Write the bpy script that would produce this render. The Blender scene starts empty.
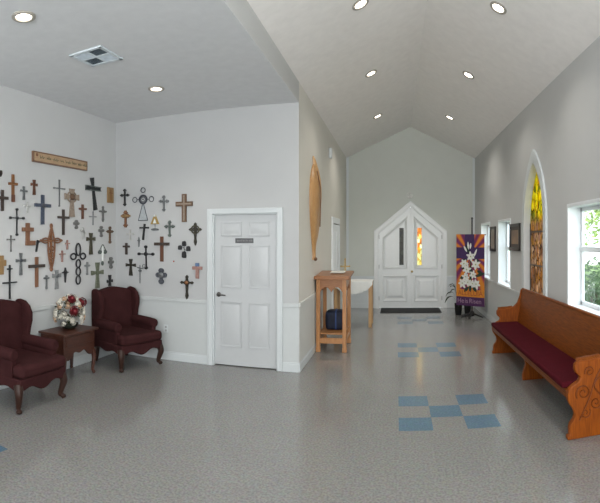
import bpy, bmesh, math, random
from mathutils import Vector, Matrix
PI = math.pi
rnd = random.Random(7)
COL = bpy.context.scene.collection

# ------------------------------------------------------------------ camera model (a cylindrical panorama, as the photograph is)
EYE = 1.75            # lens height above the floor
F = 473.4             # pixels per radian
VPX, HZ = 396.4, 239.0
XL, XR = -1.27, 2.0   # nave side walls
YD = 6.085            # alcove end wall (with the white door)
YF = 11.97            # far wall
XA = -4.094            # alcove side wall (with the crosses)
ZC = 3.543            # flat ceiling
ZE, ZR = 3.811, 4.587 # eave and ridge of the nave ceiling
XM = (XL + XR) / 2

def th(x): return (x - VPX) / F
def on_x(px, py, X):
    t = th(px); Y = X / math.tan(t); r = math.hypot(X, Y)
    return Vector((X, Y, EYE + (HZ - py) / F * r))
def on_y(px, py, Y):
    t = th(px); X = Y * math.tan(t); r = math.hypot(X, Y)
    return Vector((X, Y, EYE + (HZ - py) / F * r))

# ------------------------------------------------------------------ materials
def _new(name):
    m = bpy.data.materials.new(name); m.use_nodes = True
    nt = m.node_tree; b = nt.nodes['Principled BSDF']
    return m, nt, b
def C4(c): return (c[0], c[1], c[2], 1.0)
def srgb(r, g, b):
    f = lambda v: (v / 255 / 12.92) if v / 255 <= .04045 else ((v / 255 + .055) / 1.055) ** 2.4
    return (f(r), f(g), f(b))
MATS = {}
def mat(name, c, rough=.6, metal=0., var=.12, scale=18., bump=0., spec=.5, stretch=(1, 1, 1), c2=None, detail=4, coat=0.):
    if name in MATS: return MATS[name]
    m, nt, b = _new(name); N = nt.nodes; L = nt.links
    tc = N.new('ShaderNodeTexCoord'); mp = N.new('ShaderNodeMapping'); nz = N.new('ShaderNodeTexNoise'); mx = N.new('ShaderNodeMix')
    mp.inputs['Scale'].default_value = stretch
    nz.inputs['Scale'].default_value = scale; nz.inputs['Detail'].default_value = detail
    mx.data_type = 'RGBA'
    lo = tuple(v * (1 - var) for v in c); hi = tuple(min(1, v * (1 + var)) for v in c)
    if c2: lo, hi = c, c2
    mx.inputs[6].default_value = C4(lo); mx.inputs[7].default_value = C4(hi)
    L.new(tc.outputs['Object'], mp.inputs['Vector']); L.new(mp.outputs['Vector'], nz.inputs['Vector'])
    rp = N.new('ShaderNodeMapRange'); rp.inputs[1].default_value = .3; rp.inputs[2].default_value = .7
    L.new(nz.outputs['Fac'], rp.inputs[0]); L.new(rp.outputs[0], mx.inputs[0]); L.new(mx.outputs[2], b.inputs['Base Color'])
    b.inputs['Roughness'].default_value = rough; b.inputs['Metallic'].default_value = metal
    b.inputs['Specular IOR Level'].default_value = spec
    b.inputs['Coat Weight'].default_value = coat; b.inputs['Coat Roughness'].default_value = .15
    if bump:
        bp = N.new('ShaderNodeBump'); bp.inputs['Strength'].default_value = bump; bp.inputs['Distance'].default_value = .01
        L.new(nz.outputs['Fac'], bp.inputs['Height']); L.new(bp.outputs['Normal'], b.inputs['Normal'])
    MATS[name] = m
    return m
def wood(name, c1, c2, rough=.35, axis=0, scale=6., coat=.2, spec=.5):
    st = [14, 14, 14]; st[axis] = 1.2
    return mat(name, c1, rough, c2=c2, scale=scale, stretch=st, detail=6, coat=coat, spec=spec)
def emit(name, c, s):
    m, nt, b = _new(name)
    b.inputs['Base Color'].default_value = C4(c); b.inputs['Emission Color'].default_value = C4(c); b.inputs['Emission Strength'].default_value = s
    return m

W_ALC = mat('alcove_paint_as_lit', (.475, .482, .485), .7, var=.015, scale=3)  # one paint on all walls; each wall's brightness is put into its colour
W_NAVE = mat('nave_paint_as_lit', (.69, .67, .61), .7, var=.015, scale=3)
W_FAR = mat('far_paint_as_lit', (.60, .62, .575), .7, var=.015, scale=3)
W_RIGHT = mat('right_paint_as_lit', (.57, .575, .57), .7, var=.015, scale=3)
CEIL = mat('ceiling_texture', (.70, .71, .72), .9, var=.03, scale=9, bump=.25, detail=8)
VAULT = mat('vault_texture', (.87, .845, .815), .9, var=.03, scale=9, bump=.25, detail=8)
WHITE = mat('white_trim', (.62, .655, .665), .4, var=.01)
WAINS = mat('white_wainscot', (.54, .565, .565), .5, var=.01)
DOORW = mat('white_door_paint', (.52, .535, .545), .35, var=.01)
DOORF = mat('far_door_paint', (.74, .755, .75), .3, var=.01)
VINYL = mat('white_vinyl', (.83, .86, .88), .35, var=.01)
BLACK = mat('black_iron', (.018, .018, .02), .5, var=.3)
DKMET = mat('dark_bronze', (.05, .045, .035), .45, .5, var=.4, scale=60)
PEWT = mat('pewter', (.20, .21, .215), .4, .6, var=.25, scale=60)
PALE = mat('pale_plaster', (.48, .48, .46), .7, var=.1)
STEEL = mat('brushed_nickel', (.35, .34, .32), .35, .9, var=.1)
BRASS = mat('aged_brass', (.42, .30, .12), .35, .8, var=.2)

# floor: pale speckled tile with blue inlaid squares
def floor_mat(name, base, sp_dark, sp_light, rough):
    m, nt, b = _new(name); N = nt.nodes; L = nt.links
    tc = N.new('ShaderNodeTexCoord')
    n1 = N.new('ShaderNodeTexNoise'); n1.inputs['Scale'].default_value = 55; n1.inputs['Detail'].default_value = 3
    n2 = N.new('ShaderNodeTexVoronoi'); n2.inputs['Scale'].default_value = 38
    br = N.new('ShaderNodeTexBrick'); br.offset = 0; br.inputs['Scale'].default_value = 1; br.inputs['Brick Width'].default_value = .3175
    br.inputs['Row Height'].default_value = .3175; br.inputs['Mortar Size'].default_value = .0012
    br.inputs['Color1'].default_value = (1, 1, 1, 1); br.inputs['Color2'].default_value = (.965, .965, .965, 1); br.inputs['Mortar'].default_value = (.86, .86, .86, 1)
    r1 = N.new('ShaderNodeValToRGB'); e = r1.color_ramp.elements
    e[0].position = .36; e[0].color = C4(sp_dark); e[1].position = .62; e[1].color = C4(sp_light)
    k = r1.color_ramp.elements.new(.48); k.color = C4(base)
    mu = N.new('ShaderNodeMix'); mu.data_type = 'RGBA'; mu.blend_type = 'MULTIPLY'; mu.inputs[0].default_value = 1
    m2 = N.new('ShaderNodeMix'); m2.data_type = 'RGBA'; m2.blend_type = 'MULTIPLY'; m2.inputs[0].default_value = .10
    for n in (n1, n2, br): L.new(tc.outputs['Object'], n.inputs['Vector'])
    L.new(n1.outputs['Fac'], r1.inputs[0]); L.new(r1.outputs[0], m2.inputs[6]); L.new(n2.outputs['Color'], m2.inputs[7])
    L.new(m2.outputs[2], mu.inputs[6]); L.new(br.outputs['Color'], mu.inputs[7]); L.new(mu.outputs[2], b.inputs['Base Color'])
    b.inputs['Roughness'].default_value = rough; b.inputs['Specular IOR Level'].default_value = .6
    n3 = N.new('ShaderNodeTexNoise'); n3.inputs['Scale'].default_value = 2.5; bp = N.new('ShaderNodeBump'); bp.inputs['Strength'].default_value = .06; bp.inputs['Distance'].default_value = .02
    L.new(tc.outputs['Object'], n3.inputs['Vector']); L.new(n3.outputs['Fac'], bp.inputs['Height']); L.new(bp.outputs['Normal'], b.inputs['Normal'])
    return m
FLOOR = floor_mat('speckled_floor_tile', (.240, .238, .227), (.195, .193, .183), (.283, .280, .268), .15)
BLUE = floor_mat('blue_floor_tile', (.098, .178, .245), (.08, .15, .21), (.12, .205, .28), .2)

# ------------------------------------------------------------------ mesh builder
class M:
    def __init__(s): s.v = []; s.f = []; s.mi = []
    def add(s, vs, fs, mi=0):
        o = len(s.v); s.v += [tuple(v) for v in vs]
        for f in fs: s.f.append([o + i for i in f]); s.mi.append(mi)
        return s
    def box(s, x0, x1, y0, y1, z0, z1, mi=0):
        return s.add([(x0, y0, z0), (x1, y0, z0), (x1, y1, z0), (x0, y1, z0), (x0, y0, z1), (x1, y0, z1), (x1, y1, z1), (x0, y1, z1)],
                     [(0, 3, 2, 1), (4, 5, 6, 7), (0, 1, 5, 4), (1, 2, 6, 5), (2, 3, 7, 6), (3, 0, 4, 7)], mi)
    def prism(s, poly, axis, a, b, mi=0):
        """poly: 2-D outline; axis y -> (x,z), x -> (y,z), z -> (x,y)"""
        ar = sum(poly[i][0] * poly[(i + 1) % len(poly)][1] - poly[(i + 1) % len(poly)][0] * poly[i][1] for i in range(len(poly)))
        if ar < 0: poly = poly[::-1]
        P = {'y': lambda p, t: (p[0], t, p[1]), 'x': lambda p, t: (t, p[0], p[1]), 'z': lambda p, t: (p[0], p[1], t)}[axis]
        a, b = min(a, b), max(a, b); n = len(poly)
        vs = [P(p, a) for p in poly] + [P(p, b) for p in poly]
        A = list(range(n)); B = list(range(n, 2 * n))
        sides = [(i, (i + 1) % n, n + (i + 1) % n, n + i) for i in range(n)]
        if axis == 'y': fs = [A, B[::-1]] + [q[::-1] for q in sides]
        else: fs = [A[::-1], B] + sides
        return s.add(vs, fs, mi)
    def tube(s, pts, rad, n=8, mi=0, cap=True, flat=1.):
        pts = [Vector(p) for p in pts]
        if not isinstance(rad, (list, tuple)): rad = [rad] * len(pts)
        vs = []; fs = []
        t0 = (pts[1] - pts[0]).normalized()
        u = t0.orthogonal().normalized()
        for i, p in enumerate(pts):
            t = (pts[min(i + 1, len(pts) - 1)] - pts[max(i - 1, 0)])
            t = t.normalized() if t.length > 1e-9 else t0
            u = (u - t * u.dot(t)); u = u.normalized() if u.length > 1e-6 else t.orthogonal().normalized()
            w = t.cross(u)
            for k in range(n):
                a = 2 * PI * k / n
                vs.append(p + (u * math.cos(a) + w * math.sin(a) * flat) * rad[i])
        for i in range(len(pts) - 1):
            for k in range(n):
                fs.append((i * n + k, i * n + (k + 1) % n, (i + 1) * n + (k + 1) % n, (i + 1) * n + k))
        if cap: fs += [list(range(n))[::-1], [(len(pts) - 1) * n + k for k in range(n)]]
        return s.add(vs, fs, mi)
    def lathe(s, prof, c=(0, 0, 0), n=20, mi=0, axis='z'):
        vs = []; fs = []
        for r, z in prof:
            for k in range(n):
                a = 2 * PI * k / n
                p = (r * math.cos(a), r * math.sin(a), z)
                if axis == 'y': p = (p[0], p[2], p[1])
                if axis == 'x': p = (p[2], p[0], p[1])
                vs.append((p[0] + c[0], p[1] + c[1], p[2] + c[2]))
        m = len(prof)
        for i in range(m - 1):
            for k in range(n):
                fs.append((i * n + k, i * n + (k + 1) % n, (i + 1) * n + (k + 1) % n, (i + 1) * n + k))
        fs += [list(range(n))[::-1], [(m - 1) * n + k for k in range(n)]]
        return s.add(vs, fs, mi)
    def ball(s, c, rx, ry=None, rz=None, n=12, m=8, mi=0):
        ry = ry or rx; rz = rz or rx
        vs = []; fs = []
        for i in range(m + 1):
            p = PI * i / m
            for k in range(n):
                a = 2 * PI * k / n
                vs.append((c[0] + rx * math.sin(p) * math.cos(a), c[1] + ry * math.sin(p) * math.sin(a), c[2] + rz * math.cos(p)))
        for i in range(m):
            for k in range(n):
                fs.append((i * n + k, (i + 1) * n + k, (i + 1) * n + (k + 1) % n, i * n + (k + 1) % n))
        return s.add(vs, fs, mi)
    def xf(s, mtx):
        s.v = [tuple(mtx @ Vector(v)) for v in s.v]; return s
    def build(s, name, mats, parent=None, loc=(0, 0, 0), rz=0., bevel=0., seg=2, smooth=False, sub=0):
        me = bpy.data.meshes.new(name); me.from_pydata(s.v, [], s.f)
        bm = bmesh.new(); bm.from_mesh(me); bmesh.ops.remove_doubles(bm, verts=bm.verts, dist=1e-5)
        bmesh.ops.recalc_face_normals(bm, faces=bm.faces) if not getattr(s, 'raw', False) else None
        bm.to_mesh(me); bm.free()
        if not isinstance(mats, (list, tuple)): mats = [mats]
        for m in mats: me.materials.append(m)
        if len(mats) > 1 and len(me.polygons) == len(s.mi):
            for p, i in zip(me.polygons, s.mi): p.material_index = i
        o = bpy.data.objects.new(name, me); COL.objects.link(o)
        o.location = loc; o.rotation_euler = (0, 0, rz)
        if parent: o.parent = parent
        if bevel:
            bv = o.modifiers.new('bevel', 'BEVEL'); bv.width = bevel; bv.segments = seg; bv.limit_method = 'ANGLE'; bv.angle_limit = math.radians(35)
        if sub:
            sb = o.modifiers.new('sub', 'SUBSURF'); sb.levels = sub; sb.render_levels = sub
        if smooth or bevel or sub:
            for p in me.polygons: p.use_smooth = True
            if not sub:
                try: me.set_sharp_from_angle(angle=math.radians(40))
                except Exception: pass
        return o
def tag(o, label=None, cat=None, group=None, kind=None):
    if label: o['label'] = label
    if cat: o['category'] = cat
    if group: o['group'] = group
    if kind: o['kind'] = kind
    return o
def empty(name, loc=(0, 0, 0), rz=0.):
    o = bpy.data.objects.new(name, None); COL.objects.link(o); o.location = loc; o.rotation_euler = (0, 0, rz); o.empty_display_size = .1
    return o
def struct(o): o['kind'] = 'structure'; return o
def copy_tree(o, parent=None):
    c = o.copy(); COL.objects.link(c); c.parent = parent
    for ch in list(o.children): copy_tree(ch, c)
    return c
def ell(cx, cz, rx, rz, n=14, a0=0., a1=2 * PI):
    return [(cx + rx * math.cos(a0 + (a1 - a0) * k / n), cz + rz * math.sin(a0 + (a1 - a0) * k / n)) for k in range(n)]
def spline(pts, n=8):
    pts = [Vector(p) for p in pts]; P = [pts[0] * 2 - pts[1]] + pts + [pts[-1] * 2 - pts[-2]]; out = []
    for i in range(1, len(P) - 2):
        for k in range(n):
            t = k / n
            out.append(.5 * ((2 * P[i]) + (P[i + 1] - P[i - 1]) * t + (2 * P[i - 1] - 5 * P[i] + 4 * P[i + 1] - P[i + 2]) * t * t + (3 * P[i] - P[i - 1] - 3 * P[i + 1] + P[i + 2]) * t ** 3))
    out.append(pts[-1]); return out

# ================================================================== THE ROOM
YB = -3.4
# floor with inlaid blue squares
T = .3175
blue = []
def quincunx(x0, y0, t=T):
    for i, j in ((0, 0), (2, 0), (1, 1), (0, 2), (2, 2)):
        blue.append((x0 + i * t, x0 + (i + 1) * t, y0 + j * t, y0 + (j + 1) * t))
quincunx(.022, 4.315); quincunx(.022, 7.0); quincunx(.022, 9.72)
quincunx(-2.885 - 3 * T, 2.69 - 3 * T)
xs = sorted({round(v, 4) for b in blue for v in b[:2]} | {-4.33, 2.2}); ys = sorted({round(v, 4) for b in blue for v in b[2:]} | {YB - .2, 12.17})
fm = M()
for i in range(len(xs) - 1):
    for j in range(len(ys) - 1):
        cx, cy = (xs[i] + xs[i + 1]) / 2, (ys[j] + ys[j + 1]) / 2
        k = 1 if any(b[0] < cx < b[1] and b[2] < cy < b[3] for b in blue) else 0
        fm.add([(xs[i], ys[j], 0), (xs[i + 1], ys[j], 0), (xs[i + 1], ys[j + 1], 0), (xs[i], ys[j + 1], 0)], [(0, 1, 2, 3)], k)
fl = fm.build('floor', [FLOOR, BLUE]); struct(fl)

# walls
OY0_, OY1_ = 9.3, 10.35
w = M().box(XA - .2, XA, YB, YD + .15, 0, ZC + .05); struct(w.build('wall_left', mat('cross_wall_paint_as_lit', (.575, .58, .58), .7, var=.015, scale=3)))  # same paint as the alcove end, lightened in colour to stand in for light
DX0, DX1, DZ1 = -2.486, -1.562, 2.098
w = M().box(XA, DX0, YD, YD + .15, 0, ZC + .05).box(DX1, XL - .15, YD, YD + .15, 0, ZC + .05).box(DX0, DX1, YD, YD + .15, DZ1, ZC + .05)
w.box(XL - .15, XL - .001, YD, YD + .15, 0, ZC)
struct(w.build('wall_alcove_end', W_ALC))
struct(M().box(XA, XL - .15, YD + 1.2, YD + 1.3, 0, 2.6).box(XA - .1, XA, YD + .15, YD + 1.3, 0, 2.6).box(XA - .1, XL - .15, YD + .15, YD + 1.3, 2.6, 2.7).build('wall_light_block', W_ALC))  # unseen box added behind the door to stop outside light
struct(M().box(XL - 1.2, XL - .15, OY0_ - .3, OY0_ - .2, 0, 2.6).box(XL - 1.3, XL - 1.2, OY0_ - .3, OY1_ + .3, 0, 2.6).box(XL - 1.2, XL - .15, OY1_ + .2, OY1_ + .3, 0, 2.6).box(XL - 1.3, XL - .15, OY0_ - .3, OY1_ + .3, 2.6, 2.7).build('wall_side_room', W_NAVE))
# nave left wall (with a door opening far along it) and the band over the alcove opening
OY0, OY1 = 9.3, 10.35
w = M().box(XL - .15, XL, YD + .001, OY0, 0, ZE + .1).box(XL - .15, XL, OY1, YF, 0, ZE + .1).box(XL - .15, XL, OY0, OY1, 2.07, ZE + .1)
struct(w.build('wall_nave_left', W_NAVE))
struct(M().box(XL - .15, XL, YB, YD + .001, ZC + .004, ZE + .1).build('beam', mat('beam_paint_dimmed', (.50, .505, .495), .7, var=.015, scale=3)))  # wall paint darkened in colour to hold down the light on the band
# right wall with three windows and a lancet
WIN = [(4.24, 5.257, .955, 2.135), (8.14, 9.1, .885, 2.09), (9.97, 11.0, .885, 2.09)]
LY0, LY1, LZ0, LZS, LZA = 6.155, 7.165, .93, 1.98, 2.90
def arch(y0, y1, zs, za, n=14):
    """pointed arch from (y0,zs) over the apex to (y1,zs)"""
    c = (y0 + y1) / 2; a = c - y0; h = za - zs; R = (a * a + h * h) / (2 * a); out = []; pm = math.asin(h / R)
    for k in range(n + 1):
        p = pm * k / n; out.append((y0 + R - R * math.cos(p), zs + R * math.sin(p)))
    return out + [(2 * c - p[0], p[1]) for p in out[-2::-1]]
w = M(); prev = YB
for (y0, y1, z0, z1) in sorted(WIN + [(LY0, LY1, LZ0, None)]):
    w.box(XR, XR + .2, prev, y0, 0, ZE + .1)
    w.box(XR, XR + .2, y0, y1, 0, z0)
    if z1: w.box(XR, XR + .2, y0, y1, z1, ZE + .1)
    else:
        A = arch(y0, y1, LZS, LZA); h = len(A) // 2
        w.prism(A[:h + 1] + [(A[h][0], ZE + .1), (y0, ZE + .1)], 'x', XR, XR + .2)
        w.prism(A[h:] + [(y1, ZE + .1), (A[h][0], ZE + .1)], 'x', XR, XR + .2)
    prev = y1
w.box(XR, XR + .2, prev, YF + .2, 0, ZE + .1)
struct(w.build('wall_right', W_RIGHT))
# far gable wall with the pointed door opening
CX = .357; HW = .827; DS, DP = 1.91, 2.60
def roof_z(x): return ZE + (ZR - ZE) * (1 - abs(x - XM) / (XR - XM))
w = M()
w.prism([(XL - .15, 0), (CX - HW, 0), (CX - HW, roof_z(CX - HW) + .08), (XL - .15, ZE)], 'y', YF, YF + .2)
w.prism([(CX + HW, 0), (XR + .2, 0), (XR + .2, ZE), (CX + HW, roof_z(CX + HW) + .08)], 'y', YF, YF + .2)
w.prism([(CX - HW, DS), (CX, DP), (CX, ZR + .08), (CX - HW, roof_z(CX - HW) + .08)], 'y', YF, YF + .2)
w.prism([(CX, DP), (CX + HW, DS), (CX + HW, roof_z(CX + HW) + .08), (CX, ZR + .08)], 'y', YF, YF + .2)
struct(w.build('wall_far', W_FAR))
w = M().prism([(XA - .2, 0), (XR + .2, 0), (XR + .2, ZE), (XM, ZR + .1), (XL, ZE), (XA - .2, ZE)], 'y', YB - .2, YB)
struct(w.build('wall_rear', W_ALC))
# ceilings
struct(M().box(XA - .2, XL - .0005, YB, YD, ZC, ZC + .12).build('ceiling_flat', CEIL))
sl = (ZR - ZE) / (XR - XM)
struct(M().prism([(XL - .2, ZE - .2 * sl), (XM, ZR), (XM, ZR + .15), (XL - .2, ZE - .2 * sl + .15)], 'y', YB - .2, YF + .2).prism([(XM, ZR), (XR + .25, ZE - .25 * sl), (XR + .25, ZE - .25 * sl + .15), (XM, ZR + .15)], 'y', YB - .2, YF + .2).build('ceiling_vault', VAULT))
# wainscot, rails and baseboards
RZ = .90
def dado(name_t, name_b, segs, axis, c, sgn, rz, wm=None):
    """segs along the wall; axis 'x': wall plane at x=c, 'y': at y=c; sgn: which way the room is"""
    a = M(); b = M()
    for s0, s1 in segs:
        for m, d, z0, z1 in ((a, .008, .1, rz - .03), (a, .022, rz - .03, rz + .02), (b, .016, 0, .105), (b, .011, .105, .125)):
            q = sorted((c, c + sgn * d))
            if axis == 'x': m.box(q[0], q[1], s0, s1, z0, z1)
            else: m.box(s0, s1, q[0], q[1], z0, z1)
    struct(a.build(name_t, wm or WAINS, bevel=.003)); struct(b.build(name_b, WHITE, bevel=.003))
dado('trim_1', 'baseboard_left', [(YB, YD)], 'x', XA, 1, .88)
dado('trim_2', 'baseboard_alcove_end', [(XA, -2.562), (-1.486, XL - .0005)], 'y', YD, -1, .88)
dado('trim_3', 'baseboard_nave_left', [(YD - .008, 9.1), (10.55, YF)], 'x', XL, 1, .89, mat('nave_wainscot', (.64, .65, .62), .5, var=.01))
dado('trim_4', 'baseboard_far', [(XL, CX - .93), (CX + .93, XR)], 'y', YF, -1, .79, WHITE)
dado('trim_5', 'baseboard_right', [(YB, YF)], 'x', XR, -1, .86)
struct(M().box(XL, XL + .06, YF - .02, YF, .8, ZE + .02).box(XR - .06, XR, YF - .02, YF, .8, ZE + .02).build('trim_6', WHITE))

# ------------------------------------------------------------------ windows
GL, nt, b = _new('window_glass')
N = nt.nodes; tr = N.new('ShaderNodeBsdfTransparent'); gl = N.new('ShaderNodeBsdfGlossy'); mx = N.new('ShaderNodeMixShader'); fr = N.new('ShaderNodeValue')
tr.inputs[0].default_value = (.96, .98, .98, 1); gl.inputs['Roughness'].default_value = .02; fr.outputs[0].default_value = .05
nt.links.new(fr.outputs[0], mx.inputs[0]); nt.links.new(tr.outputs[0], mx.inputs[1]); nt.links.new(gl.outputs[0], mx.inputs[2]); nt.links.new(mx.outputs[0], N['Material Output'].inputs[0]); N.remove(b)
for i, (y0, y1, z0, z1) in enumerate(WIN):
    r = struct(empty('window_%d' % (i + 1), (XR, (y0 + y1) / 2, z0)))
    h = (y1 - y0) / 2; H = z1 - z0
    # white jamb lining set into the wall and a slim lip at the wall face
    m = M(); t = .012
    m.box(-.012, .2, -h, -h + t, 0, H).box(-.012, .2, h - t, h, 0, H).box(-.012, .2, -h, h, H - t, H)
    m.box(-.01, 0, -h - .03, -h, -.02, H + .03).box(-.01, 0, h, h + .03, -.02, H + .03).box(-.01, 0, -h, h, H, H + .03)
    m.build('window_frame', VINYL, r, bevel=.002)
    M().box(-.035, .19, -h - .02, h + .02, -.025, .012).build('window_sill', VINYL, r, bevel=.004)
    s = M(); e = .045
    s.box(.15, .185, -h + t, -h + t + e, .012, H - t).box(.15, .185, h - t - e, h - t, .012, H - t).box(.15, .185, -h + t, h - t, H - t - e, H - t).box(.15, .185, -h + t, h - t, .012, .012 + e)
    s.box(.14, .18, -h + t, h - t, H * .5 + .055, H * .5 + .115)
    s.build('sash', VINYL, r, bevel=.003)
    M().box(.166, .169, -h + t + e, h - t - e, .012 + e, H - t - e).build('pane', GL, r)

# lancet window of stained glass
def glass_mat(name, ramp, lead, scale, stretch, power=1., vor=True, zramp=None):
    m, nt, b = _new(name); N = nt.nodes; L = nt.links
    tc = N.new('ShaderNodeTexCoord'); mp = N.new('ShaderNodeMapping'); mp.inputs['Scale'].default_value = stretch
    v1 = N.new('ShaderNodeTexVoronoi'); v1.inputs['Scale'].default_value = scale
    v2 = N.new('ShaderNodeTexVoronoi'); v2.inputs['Scale'].default_value = scale; v2.feature = 'DISTANCE_TO_EDGE'
    L.new(tc.outputs['Object'], mp.inputs[0]); L.new(mp.outputs[0], v1.inputs['Vector']); L.new(mp.outputs[0], v2.inputs['Vector'])
    sp = N.new('ShaderNodeSeparateColor'); L.new(v1.outputs['Color'], sp.inputs[0])
    def mk(rp):
        cr = N.new('ShaderNodeValToRGB'); cr.color_ramp.interpolation = 'CONSTANT'
        el = cr.color_ramp.elements
        while len(el) > 1: el.remove(el[-1])
        for k, c in enumerate(rp):
            q = el[0] if k == 0 else el.new(k / len(rp))
            q.position = k / len(rp); q.color = C4(c)
        L.new(sp.outputs[0], cr.inputs[0]); return cr.outputs[0]
    out = mk(ramp)
    if zramp:
        zr, z0 = zramp; o2 = mk(zr)
        xyz = N.new('ShaderNodeSeparateXYZ'); L.new(tc.outputs['Object'], xyz.inputs[0])
        mr = N.new('ShaderNodeMapRange'); mr.inputs[1].default_value = z0 - .1; mr.inputs[2].default_value = z0 + .1; L.new(xyz.outputs[2], mr.inputs[0])
        mm = N.new('ShaderNodeMix'); mm.data_type = 'RGBA'; L.new(mr.outputs[0], mm.inputs[0]); L.new(out, mm.inputs[6]); L.new(o2, mm.inputs[7]); out = mm.outputs[2]
    gt = N.new('ShaderNodeMath'); gt.operation = 'GREATER_THAN'; gt.inputs[1].default_value = lead; L.new(v2.outputs['Distance'], gt.inputs[0])
    mx = N.new('ShaderNodeMix'); mx.data_type = 'RGBA'; mx.inputs[6].default_value = (.02, .015, .012, 1); L.new(gt.outputs[0], mx.inputs[0]); L.new(out, mx.inputs[7])
    tl = N.new('ShaderNodeBsdfTranslucent'); tp = N.new('ShaderNodeBsdfTransparent'); gs = N.new('ShaderNodeBsdfGlossy'); gs.inputs['Roughness'].default_value = .35
    L.new(mx.outputs[2], tl.inputs[0]); L.new(mx.outputs[2], tp.inputs[0])
    s1 = N.new('ShaderNodeMixShader'); s1.inputs[0].default_value = power; L.new(tp.outputs[0], s1.inputs[1]); L.new(tl.outputs[0], s1.inputs[2])
    s2 = N.new('ShaderNodeMixShader'); s2.inputs[0].default_value = .025; L.new(s1.outputs[0], s2.inputs[1]); L.new(gs.outputs[0], s2.inputs[2])
    L.new(s2.outputs[0], N['Material Output'].inputs[0]); N.remove(b)
    return m
SG = glass_mat('lancet_stained_glass', [(.40, .22, .10), (.55, .38, .26), (.50, .32, .16), (.30, .18, .10), (.56, .42, .32), (.28, .20, .18), (.48, .30, .10), (.42, .28, .22)], .045, 13, (1, 1.7, .6), .6,
               zramp=([(.75, .60, .03), (.55, .50, .02), (.30, .34, .04), (.85, .72, .10), (.62, .40, .02)], 1.14))
r = struct(empty('window_4', (XR, (LY0 + LY1) / 2, LZ0)))
hy = (LY1 - LY0) / 2; cy = (LY0 + LY1) / 2
def lanc(y0, y1, z0, zs, za): return [(p[0] - cy, p[1] - LZ0) for p in ([(y0, z0)] + arch(y0, y1, zs, za) + [(y1, z0)])]
outer = lanc(LY0 - .105, LY1 + .105, LZ0 - .1, LZS, 3.07); inner = lanc(LY0 - .0, LY1 + .0, LZ0, LZS, LZA)
def ring(m, po, pi, x0, x1):
    n = len(po)
    for i in range(n):
        j = (i + 1) % n
        q = [(po[i]), (po[j]), (pi[j]), (pi[i])]
        vs = [(x0, p[0], p[1]) for p in q] + [(x1, p[0], p[1]) for p in q]
        m.add(vs, [(0, 1, 2, 3), (7, 6, 5, 4), (0, 4, 5, 1), (1, 5, 6, 2), (2, 6, 7, 3), (3, 7, 4, 0)])
m = M(); ring(m, outer, inner, -.03, 0); inn2 = lanc(LY0 + .012, LY1 - .012, LZ0 + .012, LZS, LZA - .025); ring(m, inner, inn2, -.03, .11)
m.build('window_frame', WHITE, r)
M().prism(inn2, 'x', .08, .086).build('stained_glass', SG, r)
m = M()
for z in (.42, .93):
    m.box(.07, .082, -hy + .01, hy - .01, z - .01, z + .01)
m.box(.07, .082, -hy + .01, -hy + .03, .01, 1.06).box(.07, .082, hy - .03, hy - .01, .01, 1.06)
m.build('lead_bar', mat('lead_came', (.06, .055, .05), .5), r)

# ------------------------------------------------------------------ door 1: six-panel door in the alcove end wall
def panel_frame(m, x0, x1, z0, z1, y, d=.010, wd=.022):
    """a raised moulding round a sunk field with a raised centre, facing -y"""
    m.box(x0, x1, y - d, y, z0, z0 + wd * .6).box(x0, x1, y - d, y, z1 - wd * .6, z1).box(x0, x0 + wd * .6, y - d, y, z0, z1).box(x1 - wd * .6, x1, y - d, y, z0, z1)
    g = .034
    m.add([(x0 + g, y, z0 + g), (x1 - g, y, z0 + g), (x1 - g, y, z1 - g), (x0 + g, y, z1 - g),
           (x0 + g + .03, y - d, z0 + g + .03), (x1 - g - .03, y - d, z0 + g + .03), (x1 - g - .03, y - d, z1 - g - .03), (x0 + g + .03, y - d, z1 - g - .03)],
          [(4, 5, 6, 7), (0, 1, 5, 4), (1, 2, 6, 5), (2, 3, 7, 6), (3, 0, 4, 7)])
d1 = struct(empty('door_1', ((DX0 + DX1) / 2, YD, 0)))
hw = (DX1 - DX0) / 2
m = M()
for s in (-1, 1):
    a, b_ = sorted((s * hw, s * (hw + .075))); m.box(a, b_, -.022, 0, 0, DZ1)
    a, b_ = sorted((s * (hw + .05), s * (hw + .075))); m.box(a, b_, -.03, -.022, 0, DZ1 + .045)
    a, b_ = sorted((s * (hw - .016), s * hw)); m.box(a, b_, -.0, .15, 0, DZ1)
m.box(-hw - .075, hw + .075, -.022, 0, DZ1, DZ1 + .07).box(-hw - .075, hw + .075, -.03, -.022, DZ1 + .045, DZ1 + .07).box(-hw, hw, 0, .15, DZ1 - .016, DZ1)
m.build('door_casing', WHITE, d1, bevel=.003)
leaf = M().box(-hw + .016, hw - .016, .045, .085, .012, DZ1 - .016)
for x0, x1 in ((-.355, -.055), (.045, .345)):
    for z0, z1 in ((.26, .88), (1.08, 1.665), (1.79, 1.985)):
        panel_frame(leaf, x0, x1, z0, z1, .045)
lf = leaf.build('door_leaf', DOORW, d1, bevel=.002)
m = M().lathe([(.033, 0), (.033, -.012), (.016, -.018), (.013, -.05), (.016, -.06)], (-hw + .075, .045, .98), 16, axis='y')
m.tube([(-hw + .075, -.008, .98), (-hw + .12, -.012, .98), (-hw + .19, -.006, .975)], [.012, .011, .008], 8)
m.build('door_handle', mat('handle_dark', (.10, .095, .09), .3, .8), lf, smooth=True)
np_ = M().box(-.145, .115, .038, .045, 1.695, 1.76).build('name_plate', mat('plate_dark', (.09, .09, .095), .4), lf, bevel=.002)
tag(np_, 'dark grey name plate with worn pale lettering')
m = M()
for k, x in enumerate([-.12, -.1, -.08, -.055, -.03, -.01, .012, .03, .055, .075, .09]):
    m.box(x, x + .012, .0365, .038, 1.715, 1.738 + .004 * (k % 3 == 0))
m.build('lettering', mat('plate_letters', (.22, .22, .22), .5), np_)

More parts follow.
